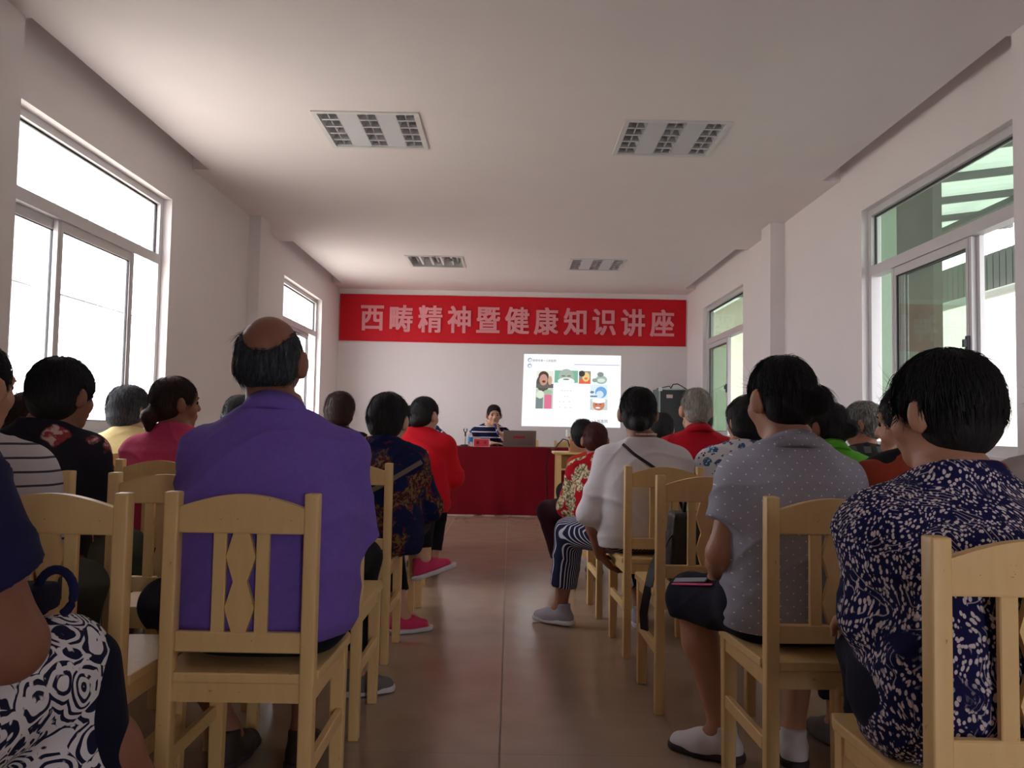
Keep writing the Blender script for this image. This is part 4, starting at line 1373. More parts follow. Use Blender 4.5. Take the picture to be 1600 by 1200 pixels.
ms = empty('microphone_stand', (-.80, 9.30, TZ))
tag(ms, 'black microphone stand holding a blue microphone at the table left end', 'microphone stand')
MB().lathe([(.0001, 0), (.055, 0), (.055, .010), (.045, .016), (.010, .02), (.0001, .02)]).build('base', M_BLK, ms, True)
MB().tube([(0, 0, .02), (0, 0, .150)], .007).build('stem', M_BLK, ms, True)
MB().tube([(-.012, 0, .160), (.018, 0, .143)], .022, 12).build('clip', M_BLK, ms, True)
def microphone(name, a, b, label, mat):
    a, b = Vector(a), Vector(b); L = (b - a).length
    r = empty(name, a); tag(r, label, 'microphone')
    M = (b - a).to_track_quat('Z', 'Y').to_matrix().to_4x4()
    MB().lathe([(.0001, 0), (.013, 0), (.014, .01), (.017, L * .70), (.021, L * .74), (.021, L * .77), (.0001, L * .77)], M, 16).build('handle', mat, r, True)
    MB().lathe([(.021, L * .76), (.025, L * .82), (.026, L * .90), (.020, L * .98), (.0001, L)], M, 16).build('grille', flat('mic_grille_blue_grey', (64, 74, 110), .4, .5, .5), r, True)
    MB().lathe([(.0152, L * .3), (.0168, L * .3), (.0172, L * .42), (.0156, L * .42)], M, 16).build('ring', flat('silver_ring', (190, 194, 206), .3, .5, .6), r, True)
    return r
MIC_BLUE = flat('mic_blue', (52, 62, 128), .35)
microphone('microphone', (-.735, 9.275, TZ + .128), (-.862, 9.275, TZ + .222), 'blue microphone lying in its clip, pointing left, at the table end', MIC_BLUE)

# ------------------------------------------------------------------ small school desk with projector
dk = empty('school_desk', (.82, 8.45, 0))
tag(dk, 'small pale wooden desk with open shelf at the right end of the red table', 'desk')
for s in (-1, 1):
    for q in (-1, 1):
        m = MB(); m.box(s * .31 - .022, s * .31 + .022, q * .18 - .02, q * .18 + .02, 0, .73); m.build('leg', M_CHAIR, dk)
m = MB(); m.box(-.37, .37, -.23, .23, .73, .752); m.bevel(.004, 2); m.build('desktop', M_CHAIR, dk)
m = MB(); m.box(-.30, .30, -.17, .17, .565, .585); m.build('shelf', M_CHAIR, dk)
m = MB(); m.box(-.30, .30, .165, .18, .585, .73); m.build('back_panel', M_CHAIR, dk)
for s in (-1, 1):
    m = MB(); m.box(s * .30 - .006, s * .30 + .006, -.17, .17, .565, .73); m.build('side_panel', M_CHAIR, dk)
wb = MB(); wb.box(-.10, .10, -.09, .09, 0, .145); wb.bevel(.004, 1)
o = wb.build('wooden_box', flat('warm_brown_wood', (176, 128, 88), .5)); o.location = (.72, 8.40, .752)
tag(o, 'brown wooden box standing on the small desk', 'box')
pj = empty('projector', (.72, 8.40, .897))
tag(pj, 'small white projector on the brown box aimed at the back wall', 'projector')
m = MB(); m.box(-.13, .13, -.09, .09, .01, .085); m.bevel(.008, 2); m.build('case', flat('projector_white', (228, 228, 226), .4), pj)
MB().lathe([(.0001, 0), (.026, 0), (.030, .02), (.030, .03), (.0001, .024)], T(-.06, .085, .047, rx=-PI / 2)).build('lens', flat('lens_dark', (30, 32, 40), .1), pj, True)
for x in (-.1, .1): MB().lathe([(.012, 0), (.012, .012)], T(x, 0, 0), 12).build('foot', M_BLK, pj)
cb = MB().tube([(.62, 8.34, .80), (.60, 8.30, .87), (.55, 8.30, .885), (.50, 8.34, .83), (.47, 8.40, .775), (.44, 8.55, .77), (.40, 8.75, .60), (.42, 8.9, .3), (.45, 8.9, .012), (.6, 8.9, .01)], .006, 8).build('power_cable', M_BLK, None, True)
tag(cb, 'black cable looping off the small desk towards the red table', 'cable')

# ------------------------------------------------------------------ black equipment cabinet in the corner
eq = empty('equipment_cabinet', (2.13, 10.62, 0))
tag(eq, 'tall black equipment cabinet with metal edges in the right back corner', 'cabinet')
m = MB(); m.box(-.20, .26, -.22, .22, .04, 1.53); m.bevel(.004, 1); m.build('case', flat('black_laminate', (30, 31, 33), .45), eq)
AL = flat('case_edge_aluminium', (130, 140, 136), .35, .5, .6)
for x in (-.20, .26):
    MB().box(x - .009, x + .009, -.228, -.21, .04, 1.535).build('edge_trim', AL, eq)
for z in (.045, 1.525):
    MB().box(-.20, .26, -.228, -.21, z - .008, z + .008).build('edge_trim', AL, eq)
MB().box(-.208, -.198, -.22, .22, .04, 1.53).build('side_panel', flat('dull_green_panel', (76, 92, 84), .5), eq)
for x in (-.19, .25):
    MB().box(x - .022, x + .022, -.232, -.19, 1.50, 1.545).build('corner_cap', flat('steel_corner', (170, 174, 172), .3, .5, .8), eq)
for x in (-.15, .21):
    for y in (-.16, .16):
        MB().lathe([(.0001, 0), (.022, .004), (.022, .036), (.0001, .04)], T(x, y, 0), 12).build('caster', M_BLK, eq)
MB().box(-.11, -.03, -.2225, -.2205, 1.41, 1.455).build('paper_label', flat('pale_pink_label', (206, 178, 170), .7), eq)
MB().box(-.17, -.11, -.2225, -.2205, .95, 1.12).build('paper_label', flat('yellow_note', (214, 204, 128), .7), eq)
m = MB().tube([(-.02, 0, 1.535), (.02, 0, 1.60), (.08, .02, 1.61), (.14, .0, 1.575), (.20, .02, 1.545), (.12, .05, 1.54), (.02, .04, 1.54)], .007, 8).build('coiled_cable', M_BLK, None, True)
m.location = (2.13, 10.62, 0); tag(m, 'black cable coiled on top of the tall cabinet', 'cable')
m = MB().tube([(-.20, -.02, 1.537), (-.10, -.08, 1.56), (-.04, -.04, 1.575), (0, 0, 1.538)], .006, 8).build('cable', M_BLK, None, True)
m.location = (2.13, 10.62, 0); tag(m, 'short black cable on the left top edge of the tall cabinet', 'cable')
# ------------------------------------------------------------------ printed fabrics
def fab(name, fn, rough=.9):
    t = NT(name); v = t.coord()
    col = fn(t, v); weave(t, v)
    return t.fin(col, rough, .2)
def f_seed(t, v):
    w = t.warp(t.warp(v, 5, .10), 14, .03)
    s = t.sep(w)
    q = t.comb(t.math('MULTIPLY', s[0], 1.0), t.math('MULTIPLY', s[1], 1.0), t.math('MULTIPLY', s[2], .55))
    dots = t.math('SUBTRACT', 1, t.step(t.voro(q, 150), .38, .06))
    hair_ = t.math('SUBTRACT', 1, t.step(t.math('ABSOLUTE', t.math('SUBTRACT', t.math('FRACT', t.math('MULTIPLY', t.math('ADD', s[0], s[1]), 130)), .5)), .09, .03))
    gate = t.step(t.noise(v, 24, 2), .52, .03)
    patch = t.step(t.noise(t.warp(v, 4, .1), 7.5, 1), .37, .02)
    m = t.math('MULTIPLY', t.math('MAXIMUM', dots, t.math('MULTIPLY', t.math('MULTIPLY', hair_, gate), .6)), patch)
    return t.mix(m, lin(26, 26, 72), lin(218, 206, 206))
def f_rose(t, v):
    w = t.warp(v, 9, .05)
    d = t.voro(w, 13.5)
    c = t.voro(w, 13.5, out='Color')
    ph = t.sep(c)[0]
    r = t.math('SINE', t.math('ADD', t.math('ADD', t.math('MULTIPLY', d, 34), t.math('MULTIPLY', t.noise(w, 30, 1), 6.0)), t.math('MULTIPLY', ph, 6)))
    a = t.step(r, .15, .12)
    gaps = t.step(t.noise(w, 46, 1), .60, .03)
    a = t.math('MULTIPLY', a, t.math('SUBTRACT', 1, gaps))
    return t.mix(a, lin(226, 222, 226), lin(30, 30, 58))
def f_polka(t, v):
    s = t.sep(v)
    q = t.comb(t.math('ADD', s[0], s[2]), 0.0, t.math('SUBTRACT', s[0], s[2]))
    d = t.voro(q, 30, 0.0, dims='3D')
    m = t.math('SUBTRACT', 1, t.step(d, .085, .02))
    base = t.mix(t.noise(v, 300, 2), lin(150, 152, 168), lin(180, 181, 194))
    return t.mix(m, base, lin(236, 236, 238))
def f_bluefl(t, v):
    w = t.warp(v, 30, .025)
    d1 = t.voro(w, 17); d2 = t.voro(w, 46)
    big = t.math('MULTIPLY', t.math('SUBTRACT', 1, t.step(d1, .36, .03)), t.step(t.noise(v, 95, 2), .40, .05))
    small = t.math('MULTIPLY', t.math('SUBTRACT', 1, t.step(d2, .30, .04)), t.step(t.noise(v, 20, 1), .42, .03))
    c = t.mix(small, lin(226, 230, 238), lin(66, 70, 108))
    return t.mix(big, c, t.mix(t.step(t.noise(v, 9, 1), .5, .05), lin(60, 120, 160), lin(78, 84, 128)))
def f_redfl(t, v):
    w = t.warp(v, 22, .04)
    d = t.voro(w, 11)
    blot = t.step(t.math('SUBTRACT', 1, d), .46, .04)
    det = t.noise(w, 60, 3, .7)
    cream = t.mix(t.step(det, .5, .06), lin(96, 92, 62), lin(222, 208, 172))
    c = t.mix(blot, lin(170, 14, 30), cream)
    return t.mix(t.step(t.noise(v, 16, 2), .63, .03), c, lin(150, 10, 26))
def f_darkfl(t, v):
    w = t.warp(v, 18, .06)
    a = t.step(t.noise(w, 8, 2), .55, .04)
    det = t.step(t.noise(w, 60, 4, .7), .52, .06)
    gold = t.mix(det, lin(70, 22, 34), lin(124, 100, 62))
    s = t.step(t.noise(w, 26, 3), .62, .03)
    c = t.mix(a, lin(18, 26, 66), gold)
    return t.mix(t.math('MULTIPLY', s, .6), c, lin(110, 30, 44))
def f_blackfl(t, v):
    w = t.warp(v, 20, .05)
    d = t.voro(w, 6.2)
    fl = t.math('SUBTRACT', 1, t.step(d, .27, .03))
    col = t.mix(t.step(t.noise(w, 34, 2), .52, .06), lin(150, 60, 66), lin(206, 176, 168))
    return t.mix(fl, lin(34, 31, 40), col)
def f_hstripe(t, v, per, duty, base, line, off=0.0):
    s = t.sep(t.warp(v, 6, .008))
    f = t.math('FRACT', t.math('ADD', t.math('DIVIDE', s[2], per), off))
    m = t.math('SUBTRACT', 1, t.step(t.math('ABSOLUTE', t.math('SUBTRACT', f, .5)), duty / 2, .02))
    return t.mix(m, lin(*base), lin(*line))
def f_pin(t, v):
    s = t.sep(v)
    f = t.math('FRACT', t.math('MULTIPLY', t.math('ADD', t.math('MULTIPLY', s[0], .72), t.math('MULTIPLY', s[1], .69)), 92))
    m = t.math('SUBTRACT', 1, t.step(t.math('ABSOLUTE', t.math('SUBTRACT', f, .5)), .13, .05))
    return t.mix(m, lin(28, 30, 58), lin(206, 208, 220))
def f_plaid(t, v):
    s = t.sep(v)
    a = t.step(t.math('FRACT', t.math('MULTIPLY', s[0], 14)), .5, .04)
    b = t.step(t.math('FRACT', t.math('MULTIPLY', s[2], 14)), .5, .04)
    return t.mix(a, t.mix(b, lin(58, 38, 36), lin(40, 46, 44)), t.mix(b, lin(36, 36, 40), lin(82, 82, 80)))
FB_SEED = fab('navy_seed_print', f_seed)
FB_ROSE = fab('rose_print', f_rose)
FB_POLKA = fab('grey_dotted_knit', f_polka)
FB_BLUEFL = fab('white_blue_floral', f_bluefl)
FB_REDFL = fab('red_cream_floral', f_redfl)
FB_DARKFL = fab('dark_blue_floral', f_darkfl)
FB_BLACKFL = fab('black_floral', f_blackfl)
FB_SPK = fab('navy_white_stripe', lambda t, v: f_hstripe(t, v, .066, .17, (24, 24, 60), (226, 226, 232), .35))
FB_STRIPE = fab('white_thin_stripe', lambda t, v: f_hstripe(t, v, .034, .16, (198, 192, 192), (64, 58, 66)))
FB_PIN = fab('navy_pinstripe', f_pin)
FB_PLAID = fab('dark_plaid', f_plaid)
FB_PURPLE = fabric('purple_pique', (124, 98, 188), rgb2=(110, 86, 174))
FB_NAVY = fabric('navy_cloth', (22, 23, 42))
FB_BLACK = fabric('black_cloth', (22, 21, 24))
FB_WHITE = fabric('white_jersey', (226, 222, 226), rgb2=(214, 210, 214))
FB_RED = fabric('bright_red_cloth', (206, 22, 38))
FB_REDP = fabric('crimson_pique', (184, 16, 36))
FB_PINK = fabric('pink_blouse_cloth', (200, 70, 104), rgb2=(176, 54, 92))
FB_YELLOW = fabric('pale_yellow_cloth', (232, 212, 150))
FB_TURQ = fabric('turquoise_cloth', (60, 176, 150))
FB_GREEN = fabric('lime_green_pique', (92, 176, 44), rgb2=(78, 160, 38))
FB_RUST = fabric('rust_cloth', (150, 62, 40))
FB_ORANGE = fabric('orange_red_cloth', (204, 56, 36))
FB_GREYS = fabric('warm_grey_cloth', (176, 166, 160))
FB_BLUET = fabric('deep_navy_jersey', (34, 36, 76), rgb2=(28, 30, 66))
FB_OLIVE = fabric('olive_grey_cloth', (72, 74, 62))
FB_DMAR = fabric('dark_maroon_cloth', (52, 22, 34))
FB_BROWN = fabric('dark_brown_cloth', (58, 44, 38))
SH_WHITE = flat('white_leather', (216, 212, 216), .5)
SH_GREY = flat('grey_knit_shoe', (104, 100, 98), .9)
SH_LGREY = flat('light_grey_knit_shoe', (158, 154, 164), .9)
SH_PINK = flat('pink_knit_shoe', (206, 56, 98), .85)
SOLE_W = flat('white_sole', (206, 202, 206), .6)
SOLE_D = flat('dark_sole', (60, 48, 52), .6)

# ------------------------------------------------------------------ people: right of the aisle
P1 = person('person', 'person in navy seed print blouse with short black hair, nearest on the right', .850, 1.49, top=1.150, sh=.885, wide=1.04, depth=1.12, sw=.138, lean=.05, slouch=.05,
            head=(29, -3, 0), hoff=(-.004, .045), hs=.95, hairstyle='short', hair_n=2600, h=.006, seed=11,
            shirt=dict(name='blouse', mat=FB_SEED, sleeve=1.18, o=.018, loose=.006, hem=-.005, fold=.010, neck=.03),
            arms=dict(l=((-.152, .03, .665), (-.10, .26, .60)), r=((.205, .03, .66), (.12, .27, .60)), r_up=.052),
            legs=dict(l=((.0, .39, .51), (.0, .35, .092), (-.1, 1, 0)), r=((.19, .39, .51), (.19, .35, .092), (.1, 1, 0))), pants=dict(mat=FB_NAVY, len=1.85, o=.018), shoes=dict(mat=flat('black_shoe', (30, 28, 30), .5)))
P2 = person('person', 'person in grey dotted polo with hair in a bun and dark capri trousers', .790, 2.25, top=1.205, sh=.938, wide=.98, depth=1.0, sw=.132, sdrop=.078, lean=.02, slouch=.025,
            head=(20, -3, 0), hoff=(-.02, .03), hairstyle='bun', hair_n=2000, h=.006, seed=12, skinmat=SKIN,
            shirt=dict(name='polo_shirt', mat=FB_POLKA, sleeve=.60, o=.015, loose=.012, hem=.03, fold=.010, collar='polo', collar_h=.068),
            arms=dict(l=((-.200, .0, .66), (-.155, .20, .555)), r=((.19, .02, .66), (.10, .25, .57))),
            legs=dict(l=((-.205, .33, .468), (-.130, .26, .095), (-.85, .5, 0)), r=((.18, .40, .48), (.09, .25, .092), (.25, 1, 0))),
            pants=dict(name='capri_trousers', mat=FB_NAVY, len=1.10, o=.016, flare=.012), shoes=dict(mat=SH_WHITE, sole=SOLE_D, lace=flat('white_lace', (226, 224, 226), .8)))
# pink line and pale print along the outer thigh of the capri trousers
_H, _K = P2['J']['Hl'], P2['J']['Kl']
_ax = unit(_K - _H); _o = unit(np.cross(V3(0, 0, 1), _ax)); _o = _o if _o[0] < 0 else -_o
def on_thigh(t, ang):
    u = _o * math.cos(ang) + np.cross(_ax, _o) * math.sin(ang) * (1 if np.cross(_ax, _o)[2] > 0 else -1)
    r = (.083 * 1.02 + .016) + (.058 - .083) * t
    return _H + (_K - _H) * t + u * (r + .005)
band([on_thigh(t, .62) for t in np.linspace(.30, 1.0, 10)], 'pink_piping', flat('pink_piping', (206, 60, 110), .7), .006, .004, P2['obj'], Vector(_o) + Vector((0, 0, .7)))
band([on_thigh(t, .80) for t in np.linspace(.45, 1.0, 8)], 'print_strip', flat('pale_print', (140, 140, 150), .7), .015, .004, P2['obj'], Vector(_o) + Vector((0, 0, .9)))

P4 = person('person', 'person in white top with pearl necklace and navy pinstripe trousers', .630, 3.79, top=1.19, sh=.915, wide=1.06, depth=1.05, sw=.155, lean=.03, slouch=.03,
            head=(-6, 0, 0), hoff=(-.02, .02), hairstyle='lowbun', hair_n=1200, h=.007, seed=13, skinmat=SKIN_D, hs=1.02,
            shirt=dict(name='white_top', mat=FB_WHITE, sleeve=1.05, o=.018, loose=.014, hem=.02, fold=.012, neck=.0),
            arms=dict(l=((-.245, .0, .60), (-.195, .035, .405)), l_hand=((.55, .1, -.6), (.6, .0, .55), -1, .5), r=((.24, .03, .62), (.12, .27, .57)), r_up=.044),
            legs=dict(l=((-.315, .33, .468), (-.355, .35, .100), (-.75, .5, 0)), r=((.02, .42, .49), (.05, .36, .092), (0, 1, 0))),
            pants=dict(mat=FB_PIN, len=1.74, o=.016, flare=.010), shoes=dict(mat=SH_LGREY, sole=SOLE_W))
nk = MB()
for i in range(46):
    a = 2 * PI * i / 46
    c = Vector(P4['N']) + Vector((.063 * math.cos(a), .062 * math.sin(a) - .003, .062 - .060 * max(0, math.sin(a))))
    bmesh.ops.create_icosphere(nk.bm, subdivisions=1, radius=.0052, matrix=Matrix.Translation(c))
nk.build('pearl_necklace', flat('pearl', (226, 206, 190), .25), P4['obj'], True)
def bag_on(P, pts, label, mat, w, pouch_xyz, name='shoulder_bag'):
    r = empty(name, P['obj'].location, P['obj'].rotation_euler.z)
    tag(r, label, 'bag')
    s = strap_on(P, pts, 'strap', mat, w); s.parent = r
    m = MB(); m.box(-.09, .09, -.035, .035, -.07, .07, T(*pouch_xyz)); m.bevel(.015, 3)
    m.build('pouch', mat, r, True)
    return r
STRAP_D = flat('dark_plum_strap', (42, 28, 42), .7)
bag_on(P4, [(-.105, .93), (-.06, .885), (.03, .825), (.12, .74), (.17, .62)], 'thin dark strap of a bag crossing the back of the white top', STRAP_D, .014, (.13, .20, .62))

P6 = person('person', 'person with cropped maroon hair and red cream floral blouse', .585, 5.15, top=1.03, sh=.79, wide=.94, lean=.05, slouch=.05, sw=.14,
            head=(-18, -6, 0), hoff=(-.01, .04), hs=.97, hairstyle='man', hairmat=H_MAROON, h=.008, seed=14, skinmat=SKIN_D, rz=14,
            shirt=dict(name='blouse', mat=FB_REDFL, sleeve=1.2, o=.02, loose=.016, hem=.01, fold=.008),
            legs=dict(l=((-.25, .33, .44), (-.18, .24, .10), (0, 1, 0)), r=((.10, .38, .47), (.10, .34, .092), (0, 1, 0))), pants=dict(mat=FB_DMAR, len=1.85), shoes=dict(mat=SH_GREY))
P7 = person('person', 'person in orange red top with short black hair beside the small desk', .640, 5.92, top=1.05, sh=.79, wide=.92, sw=.14, rz=10, head=(-2, -4, 0), hoff=(-.09, .04), hs=.97, hairstyle='short',
            h=.009, seed=15, shirt=dict(name='top', mat=FB_ORANGE, sleeve=1.2), pants=dict(mat=FB_BLACK, len=1.85), shoes=dict(mat=SH_GREY))
P8 = person('person', 'person in rust top with black yoke, mostly behind the navy print blouse', 1.185, 2.25, top=1.14, sh=.925, wide=.98, sw=.155, head=(44, -2, 0), hoff=(-.012, .05), hairstyle='short', h=.007, seed=16,
            shirt=dict(name='top', mat=FB_RUST, sleeve=1.2, o=.016, neck=-.03), pants=dict(mat=FB_BLACK, len=1.85), shoes=dict(mat=SH_GREY))
yk = Sdf()
Ny, azy, axy, ayy = P8['N'], P8['R'][:, 2], P8['R'][:, 0], P8['R'][:, 1]
for s in (-1, 1): yk.rc(Ny + axy * s * .03 - azy * .010 - ayy * .012, Ny + axy * s * .125 - azy * .050 - ayy * .012, .068, .070, k=.03)
yk.half(Ny + azy * .02, unit(azy + np.array([0, .55, 0])), .004)
add_mesh('black_yoke', yk.mesh(.007), FB_BLACK, P8['obj'])
P9 = person('person', 'person in white blouse with blue floral print and short black hair', 1.115, 3.80, top=1.155, sh=.905, wide=1.05, sw=.155, head=(24, -2, 0), hoff=(.02, .03), hairstyle='bob', h=.007, seed=17, hs=.98,
            shirt=dict(name='blouse', mat=FB_BLUEFL, sleeve=.9, o=.018, loose=.014, fold=.007), pants=dict(mat=FB_BLACK, len=1.85), shoes=dict(mat=SH_GREY))
bag_on(P9, [(.10, .90), (.06, .86), (-.03, .76), (-.10, .66)], 'wide navy strap of a bag across the blue floral blouse', flat('navy_strap', (34, 34, 66), .7), .034, (-.13, .2, .6))
P10 = person('person', 'grey haired person in crimson polo shirt in front of the black cabinet', 1.045, 4.44, top=1.225, sh=.955, wide=1.08, sw=.165, head=(0, 0, 0), hoff=(-.005, .02), hairstyle='man', hairmat=H_GREY, hair_n=900, h=.007, seed=18,
            shirt=dict(name='polo_shirt', mat=FB_REDP, sleeve=.6, collar='polo'), pants=dict(mat=FB_BLACK, len=1.85), shoes=dict(mat=SH_GREY))
P11 = person('person', 'person with black hair low in front of the tall black cabinet', 1.165, 6.11, top=1.115, sh=.85, wide=.95, head=(-8, 0, 0), hairstyle='short', h=.009, seed=19, shirt=dict(name='top', mat=FB_BLACK, sleeve=1.2), pants=dict(mat=FB_BLACK, len=1.85))
P12 = person('person', 'person in dark brown top half hidden behind the crimson polo shirt', 1.265, 5.16, top=1.165, sh=.94, wide=.98, head=(0, -12, 0), hoff=(-.04, .06), hairstyle='short', h=.009, seed=20, shirt=dict(name='top', mat=FB_BROWN, sleeve=1.2), pants=dict(mat=FB_BLACK, len=1.85))
P13 = person('person', 'person in light grey shirt cut off by the right edge of the photo', 1.60, 2.25, top=1.20, sh=.93, wide=.98, sw=.155, head=(10, 0, 0), hairstyle='short', h=.008, seed=21,
             shirt=dict(name='shirt', mat=FB_GREYS, sleeve=1.2, collar='polo'), pants=dict(mat=FB_BLACK, len=1.85))
P14 = person('person', 'person in bright green polo with hair in a small bun', 1.520, 3.79, top=1.135, sh=.885, wide=1.0, sw=.150, head=(28, -3, 0), hoff=(.0, .03), hairstyle='bun', h=.007, seed=22, skinmat=SKIN_D, hs=.98,
             shirt=dict(name='polo_shirt', mat=FB_GREEN, sleeve=.6, collar='polo', o=.017), pants=dict(mat=FB_BLACK, len=1.85), shoes=dict(mat=SH_GREY))
pp = MB()
for s in (-1, 1):
    pass
band([Vector(P14['N']) + Vector((.076 * math.cos(a), .064 * math.sin(a) - .020, .004)) for a in np.linspace(-PI * .98, -PI * .02, 14)], 'white_piping', flat('white_piping', (226, 230, 220), .7), .005, .004, P14['obj'])
P15 = person('person', 'grey haired person in dark plaid top beside the right window', 1.985, 4.47, top=1.165, sh=.89, wide=1.0, head=(58, -4, 0), hoff=(.0, .03), hairstyle='short', hairmat=H_SALT, hair_n=700, h=.008, seed=23, skinmat=SKIN_D,
             shirt=dict(name='top', mat=FB_PLAID, sleeve=1.2), pants=dict(mat=FB_BLACK, len=1.85))

# ------------------------------------------------------------------ people: left of the aisle
L1 = person('person', 'balding person in purple polo shirt, back to the camera, left of the aisle', -.612, 2.075, top=1.280, sh=.995, wide=1.10, depth=1.2, sw=.168, sdrop=.090, lean=.03, slouch=.04, neck_r=.056,
            head=(3, -3, 0), hoff=(-.03, .03), hs=1.05, hairstyle='bald', hairmat=H_DKGR, hair_n=1500, h=.006, seed=31, skinmat=SKIN_D,
            shirt=dict(name='polo_shirt', mat=FB_PURPLE, sleeve=1.0, o=.016, loose=.008, hem=.048, fold=.011, collar='polo', waist=.192, collar_r=.070),
            arms=dict(l=((-.200, .05, .66), (-.12, .29, .58)), r=((.192, .09, .69), (.11, .31, .58)), r_up=.047),
            legs=dict(l=((-.400, .345, .455), (-.19, .32, .100), (.15, 1, 0)), r=((.02, .43, .46), (.02, .33, .100), (0, 1, 0))),
            pants=dict(name='shorts', mat=FB_NAVY, len=1.08, o=.014), shoes=dict(mat=flat('brown_sandal', (56, 42, 38), .6), sole=SOLE_D))
L2 = person('person', 'person in dark clothes and grey shoes hidden in front of the purple polo man', -.735, 2.80, top=1.02, sh=.84, wide=.85, sw=.125, lean=.16, slouch=.05, head=(15, -25, 0), hoff=(-.06, .08), hairstyle='short', h=.008, seed=32,
            shirt=dict(name='top', mat=FB_BLACK, sleeve=1.2), pants=dict(mat=FB_BLACK, len=1.85), arms=dict(r=((.165, .08, .62), (.05, .28, .58))), legs=dict(r=((.17, .36, .48), (.165, .225, .095), (.95, .35, 0))), shoes=dict(mat=SH_GREY, sole=SOLE_W))
L3 = person('person', 'person in dark blue floral blouse with pink shoes, legs crossed', -.585, 3.63, top=1.130, sh=.895, wide=1.04, sw=.150, twist=-.25, lean=.03, slouch=.03, head=(-16, -4, 0), hoff=(.03, .03), hairstyle='short', hair_n=1200, h=.007, seed=33, skinmat=SKIN_L,
            shirt=dict(name='blouse', mat=FB_DARKFL, sleeve=1.25, o=.020, loose=.016, hem=.0, fold=.009),
            arms=dict(r=((.215, .07, .63), (.06, .25, .58)), l=((-.21, .05, .63), (-.02, .27, .58))),
            legs=dict(r=((.15, .36, .545), (.165, .335, .350), (.86, .45, .25)), l=((-.02, .42, .47), (.075, .30, .092), (.9, .4, 0)), r_up=(-.28, 0, .96)),
            pants=dict(name='leggings', mat=FB_BLACK, len=1.74, o=.010), shoes=dict(mat=SH_PINK, sole=SOLE_W, size=.88))
bag_on(L3, [(.20, .84), (.12, .79), (.04, .74), (-.06, .69), (-.13, .63)], 'khaki strap of a bag across the dark blue floral blouse', flat('khaki_strap', (108, 98, 82), .8), .020, (-.1, .22, .6))
L5 = person('person', 'person in bright red jacket with black hair near the aisle', -.585, 5.26, rz=-8, top=1.178, sh=.930, wide=1.02, sw=.152, head=(-26, -3, 0), hoff=(.015, .02), hairstyle='lowbun', hair_n=600, h=.008, seed=34, skinmat=SKIN_L,
            shirt=dict(name='jacket', mat=FB_RED, sleeve=1.85, o=.020, loose=.012, hem=.01, neck=.02),
            arms=dict(r=((.215, .06, .66), (.10, .24, .56))), legs=dict(r=((.05, .36, .475), (.03, .30, .092), (0, 1, 0))), pants=dict(mat=FB_BLACK, len=1.85), shoes=dict(mat=SH_GREY))
L6 = person('person', 'person with brown black hair seen just above the purple shoulder', -1.125, 5.26, top=1.198, sh=.93, wide=.95, head=(-10, 0, 0), hairstyle='bob', hairmat=H_BROWN, h=.009, seed=35, shirt=dict(name='top', mat=FB_BLACK, sleeve=1.2), pants=dict(mat=FB_BLACK, len=1.85))
L7 = person('person', 'black haired person between the dark floral and red jacket heads', -.765, 6.02, top=1.13, sh=.87, wide=.92, head=(0, 0, 0), hairstyle='short', h=.009, seed=36, shirt=dict(name='top', mat=FB_GREYS, sleeve=1.2), pants=dict(mat=FB_BLACK, len=1.85))
L8 = person('person', 'person in white top with thin dark stripes at the left edge', -1.405, 2.03, top=1.19, sh=.925, wide=1.08, sw=.165, head=(-14, 0, 0), hoff=(.005, .03), hairstyle='man', hair_n=1200, h=.007, seed=37,
            shirt=dict(name='top', mat=FB_STRIPE, sleeve=.9, o=.018), pants=dict(mat=FB_OLIVE, len=1.85), shoes=dict(mat=SH_GREY))
L9 = person('person', 'person in black floral top with short black hair before the left window', -1.610, 2.75, top=1.198, sh=.945, wide=1.0, sw=.15, head=(-20, -2, 0), hoff=(.045, .03), hs=1.04, hairstyle='short', hair_n=1800, h=.007, seed=38, skinmat=SKIN_D,
            shirt=dict(name='top', mat=FB_BLACKFL, sleeve=.9, o=.016), pants=dict(mat=FB_OLIVE, len=1.85), shoes=dict(mat=SH_GREY))
L10 = person('person', 'person in pink blouse with reddish ponytail looking to the right', -1.505, 3.57, rz=-6, top=1.190, sh=.925, wide=1.06, sw=.158, head=(-42, 2, 0), hoff=(-.01, .02), hairstyle='pony', hairmat=H_BROWN, hair_n=1200, h=.007, seed=39, skinmat=SKIN_D,
             shirt=dict(name='blouse', mat=FB_PINK, sleeve=1.0, o=.018, neck=.03), pants=dict(mat=FB_OLIVE, len=1.85), shoes=dict(mat=SH_GREY))
L11 = person('person', 'person in turquoise top just left of the purple polo collar', -1.475, 4.33, top=1.135, sh=.925, wide=.98, head=(-26, -14, 0), hoff=(.0, .05), hairstyle='lowbun', h=.009, seed=40, shirt=dict(name='top', mat=FB_TURQ, sleeve=.8), pants=dict(mat=FB_BLACK, len=1.85))
L12 = person('person', 'person in pale yellow top with greying black hair by the left window', -2.015, 4.22, top=1.170, sh=.915, wide=.98, sw=.145, head=(-30, -2, 0), hoff=(-.01, .03), hairstyle='bob', hairmat=H_DKGR, hair_n=900, h=.008, seed=41, skinmat=SKIN_L,
             shirt=dict(name='top', mat=FB_YELLOW, sleeve=.9, o=.014), pants=dict(mat=FB_BLACK, len=1.85), shoes=dict(mat=SH_GREY))
L13 = person('person', 'brown haired person in red floral sleeve behind the black floral top', -1.970, 3.50, top=1.10, sh=.86, wide=.95, sw=.15, head=(-12, -4, 0), hoff=(-.165, .04), hairstyle='short', hairmat=H_BROWN, h=.008, seed=42,
             shirt=dict(name='blouse', mat=FB_REDFL, sleeve=.7), pants=dict(mat=FB_OLIVE, len=1.85), shoes=dict(mat=SH_GREY),
             arms=dict(r=((.215, .0, .66), (.20, .22, .56))))

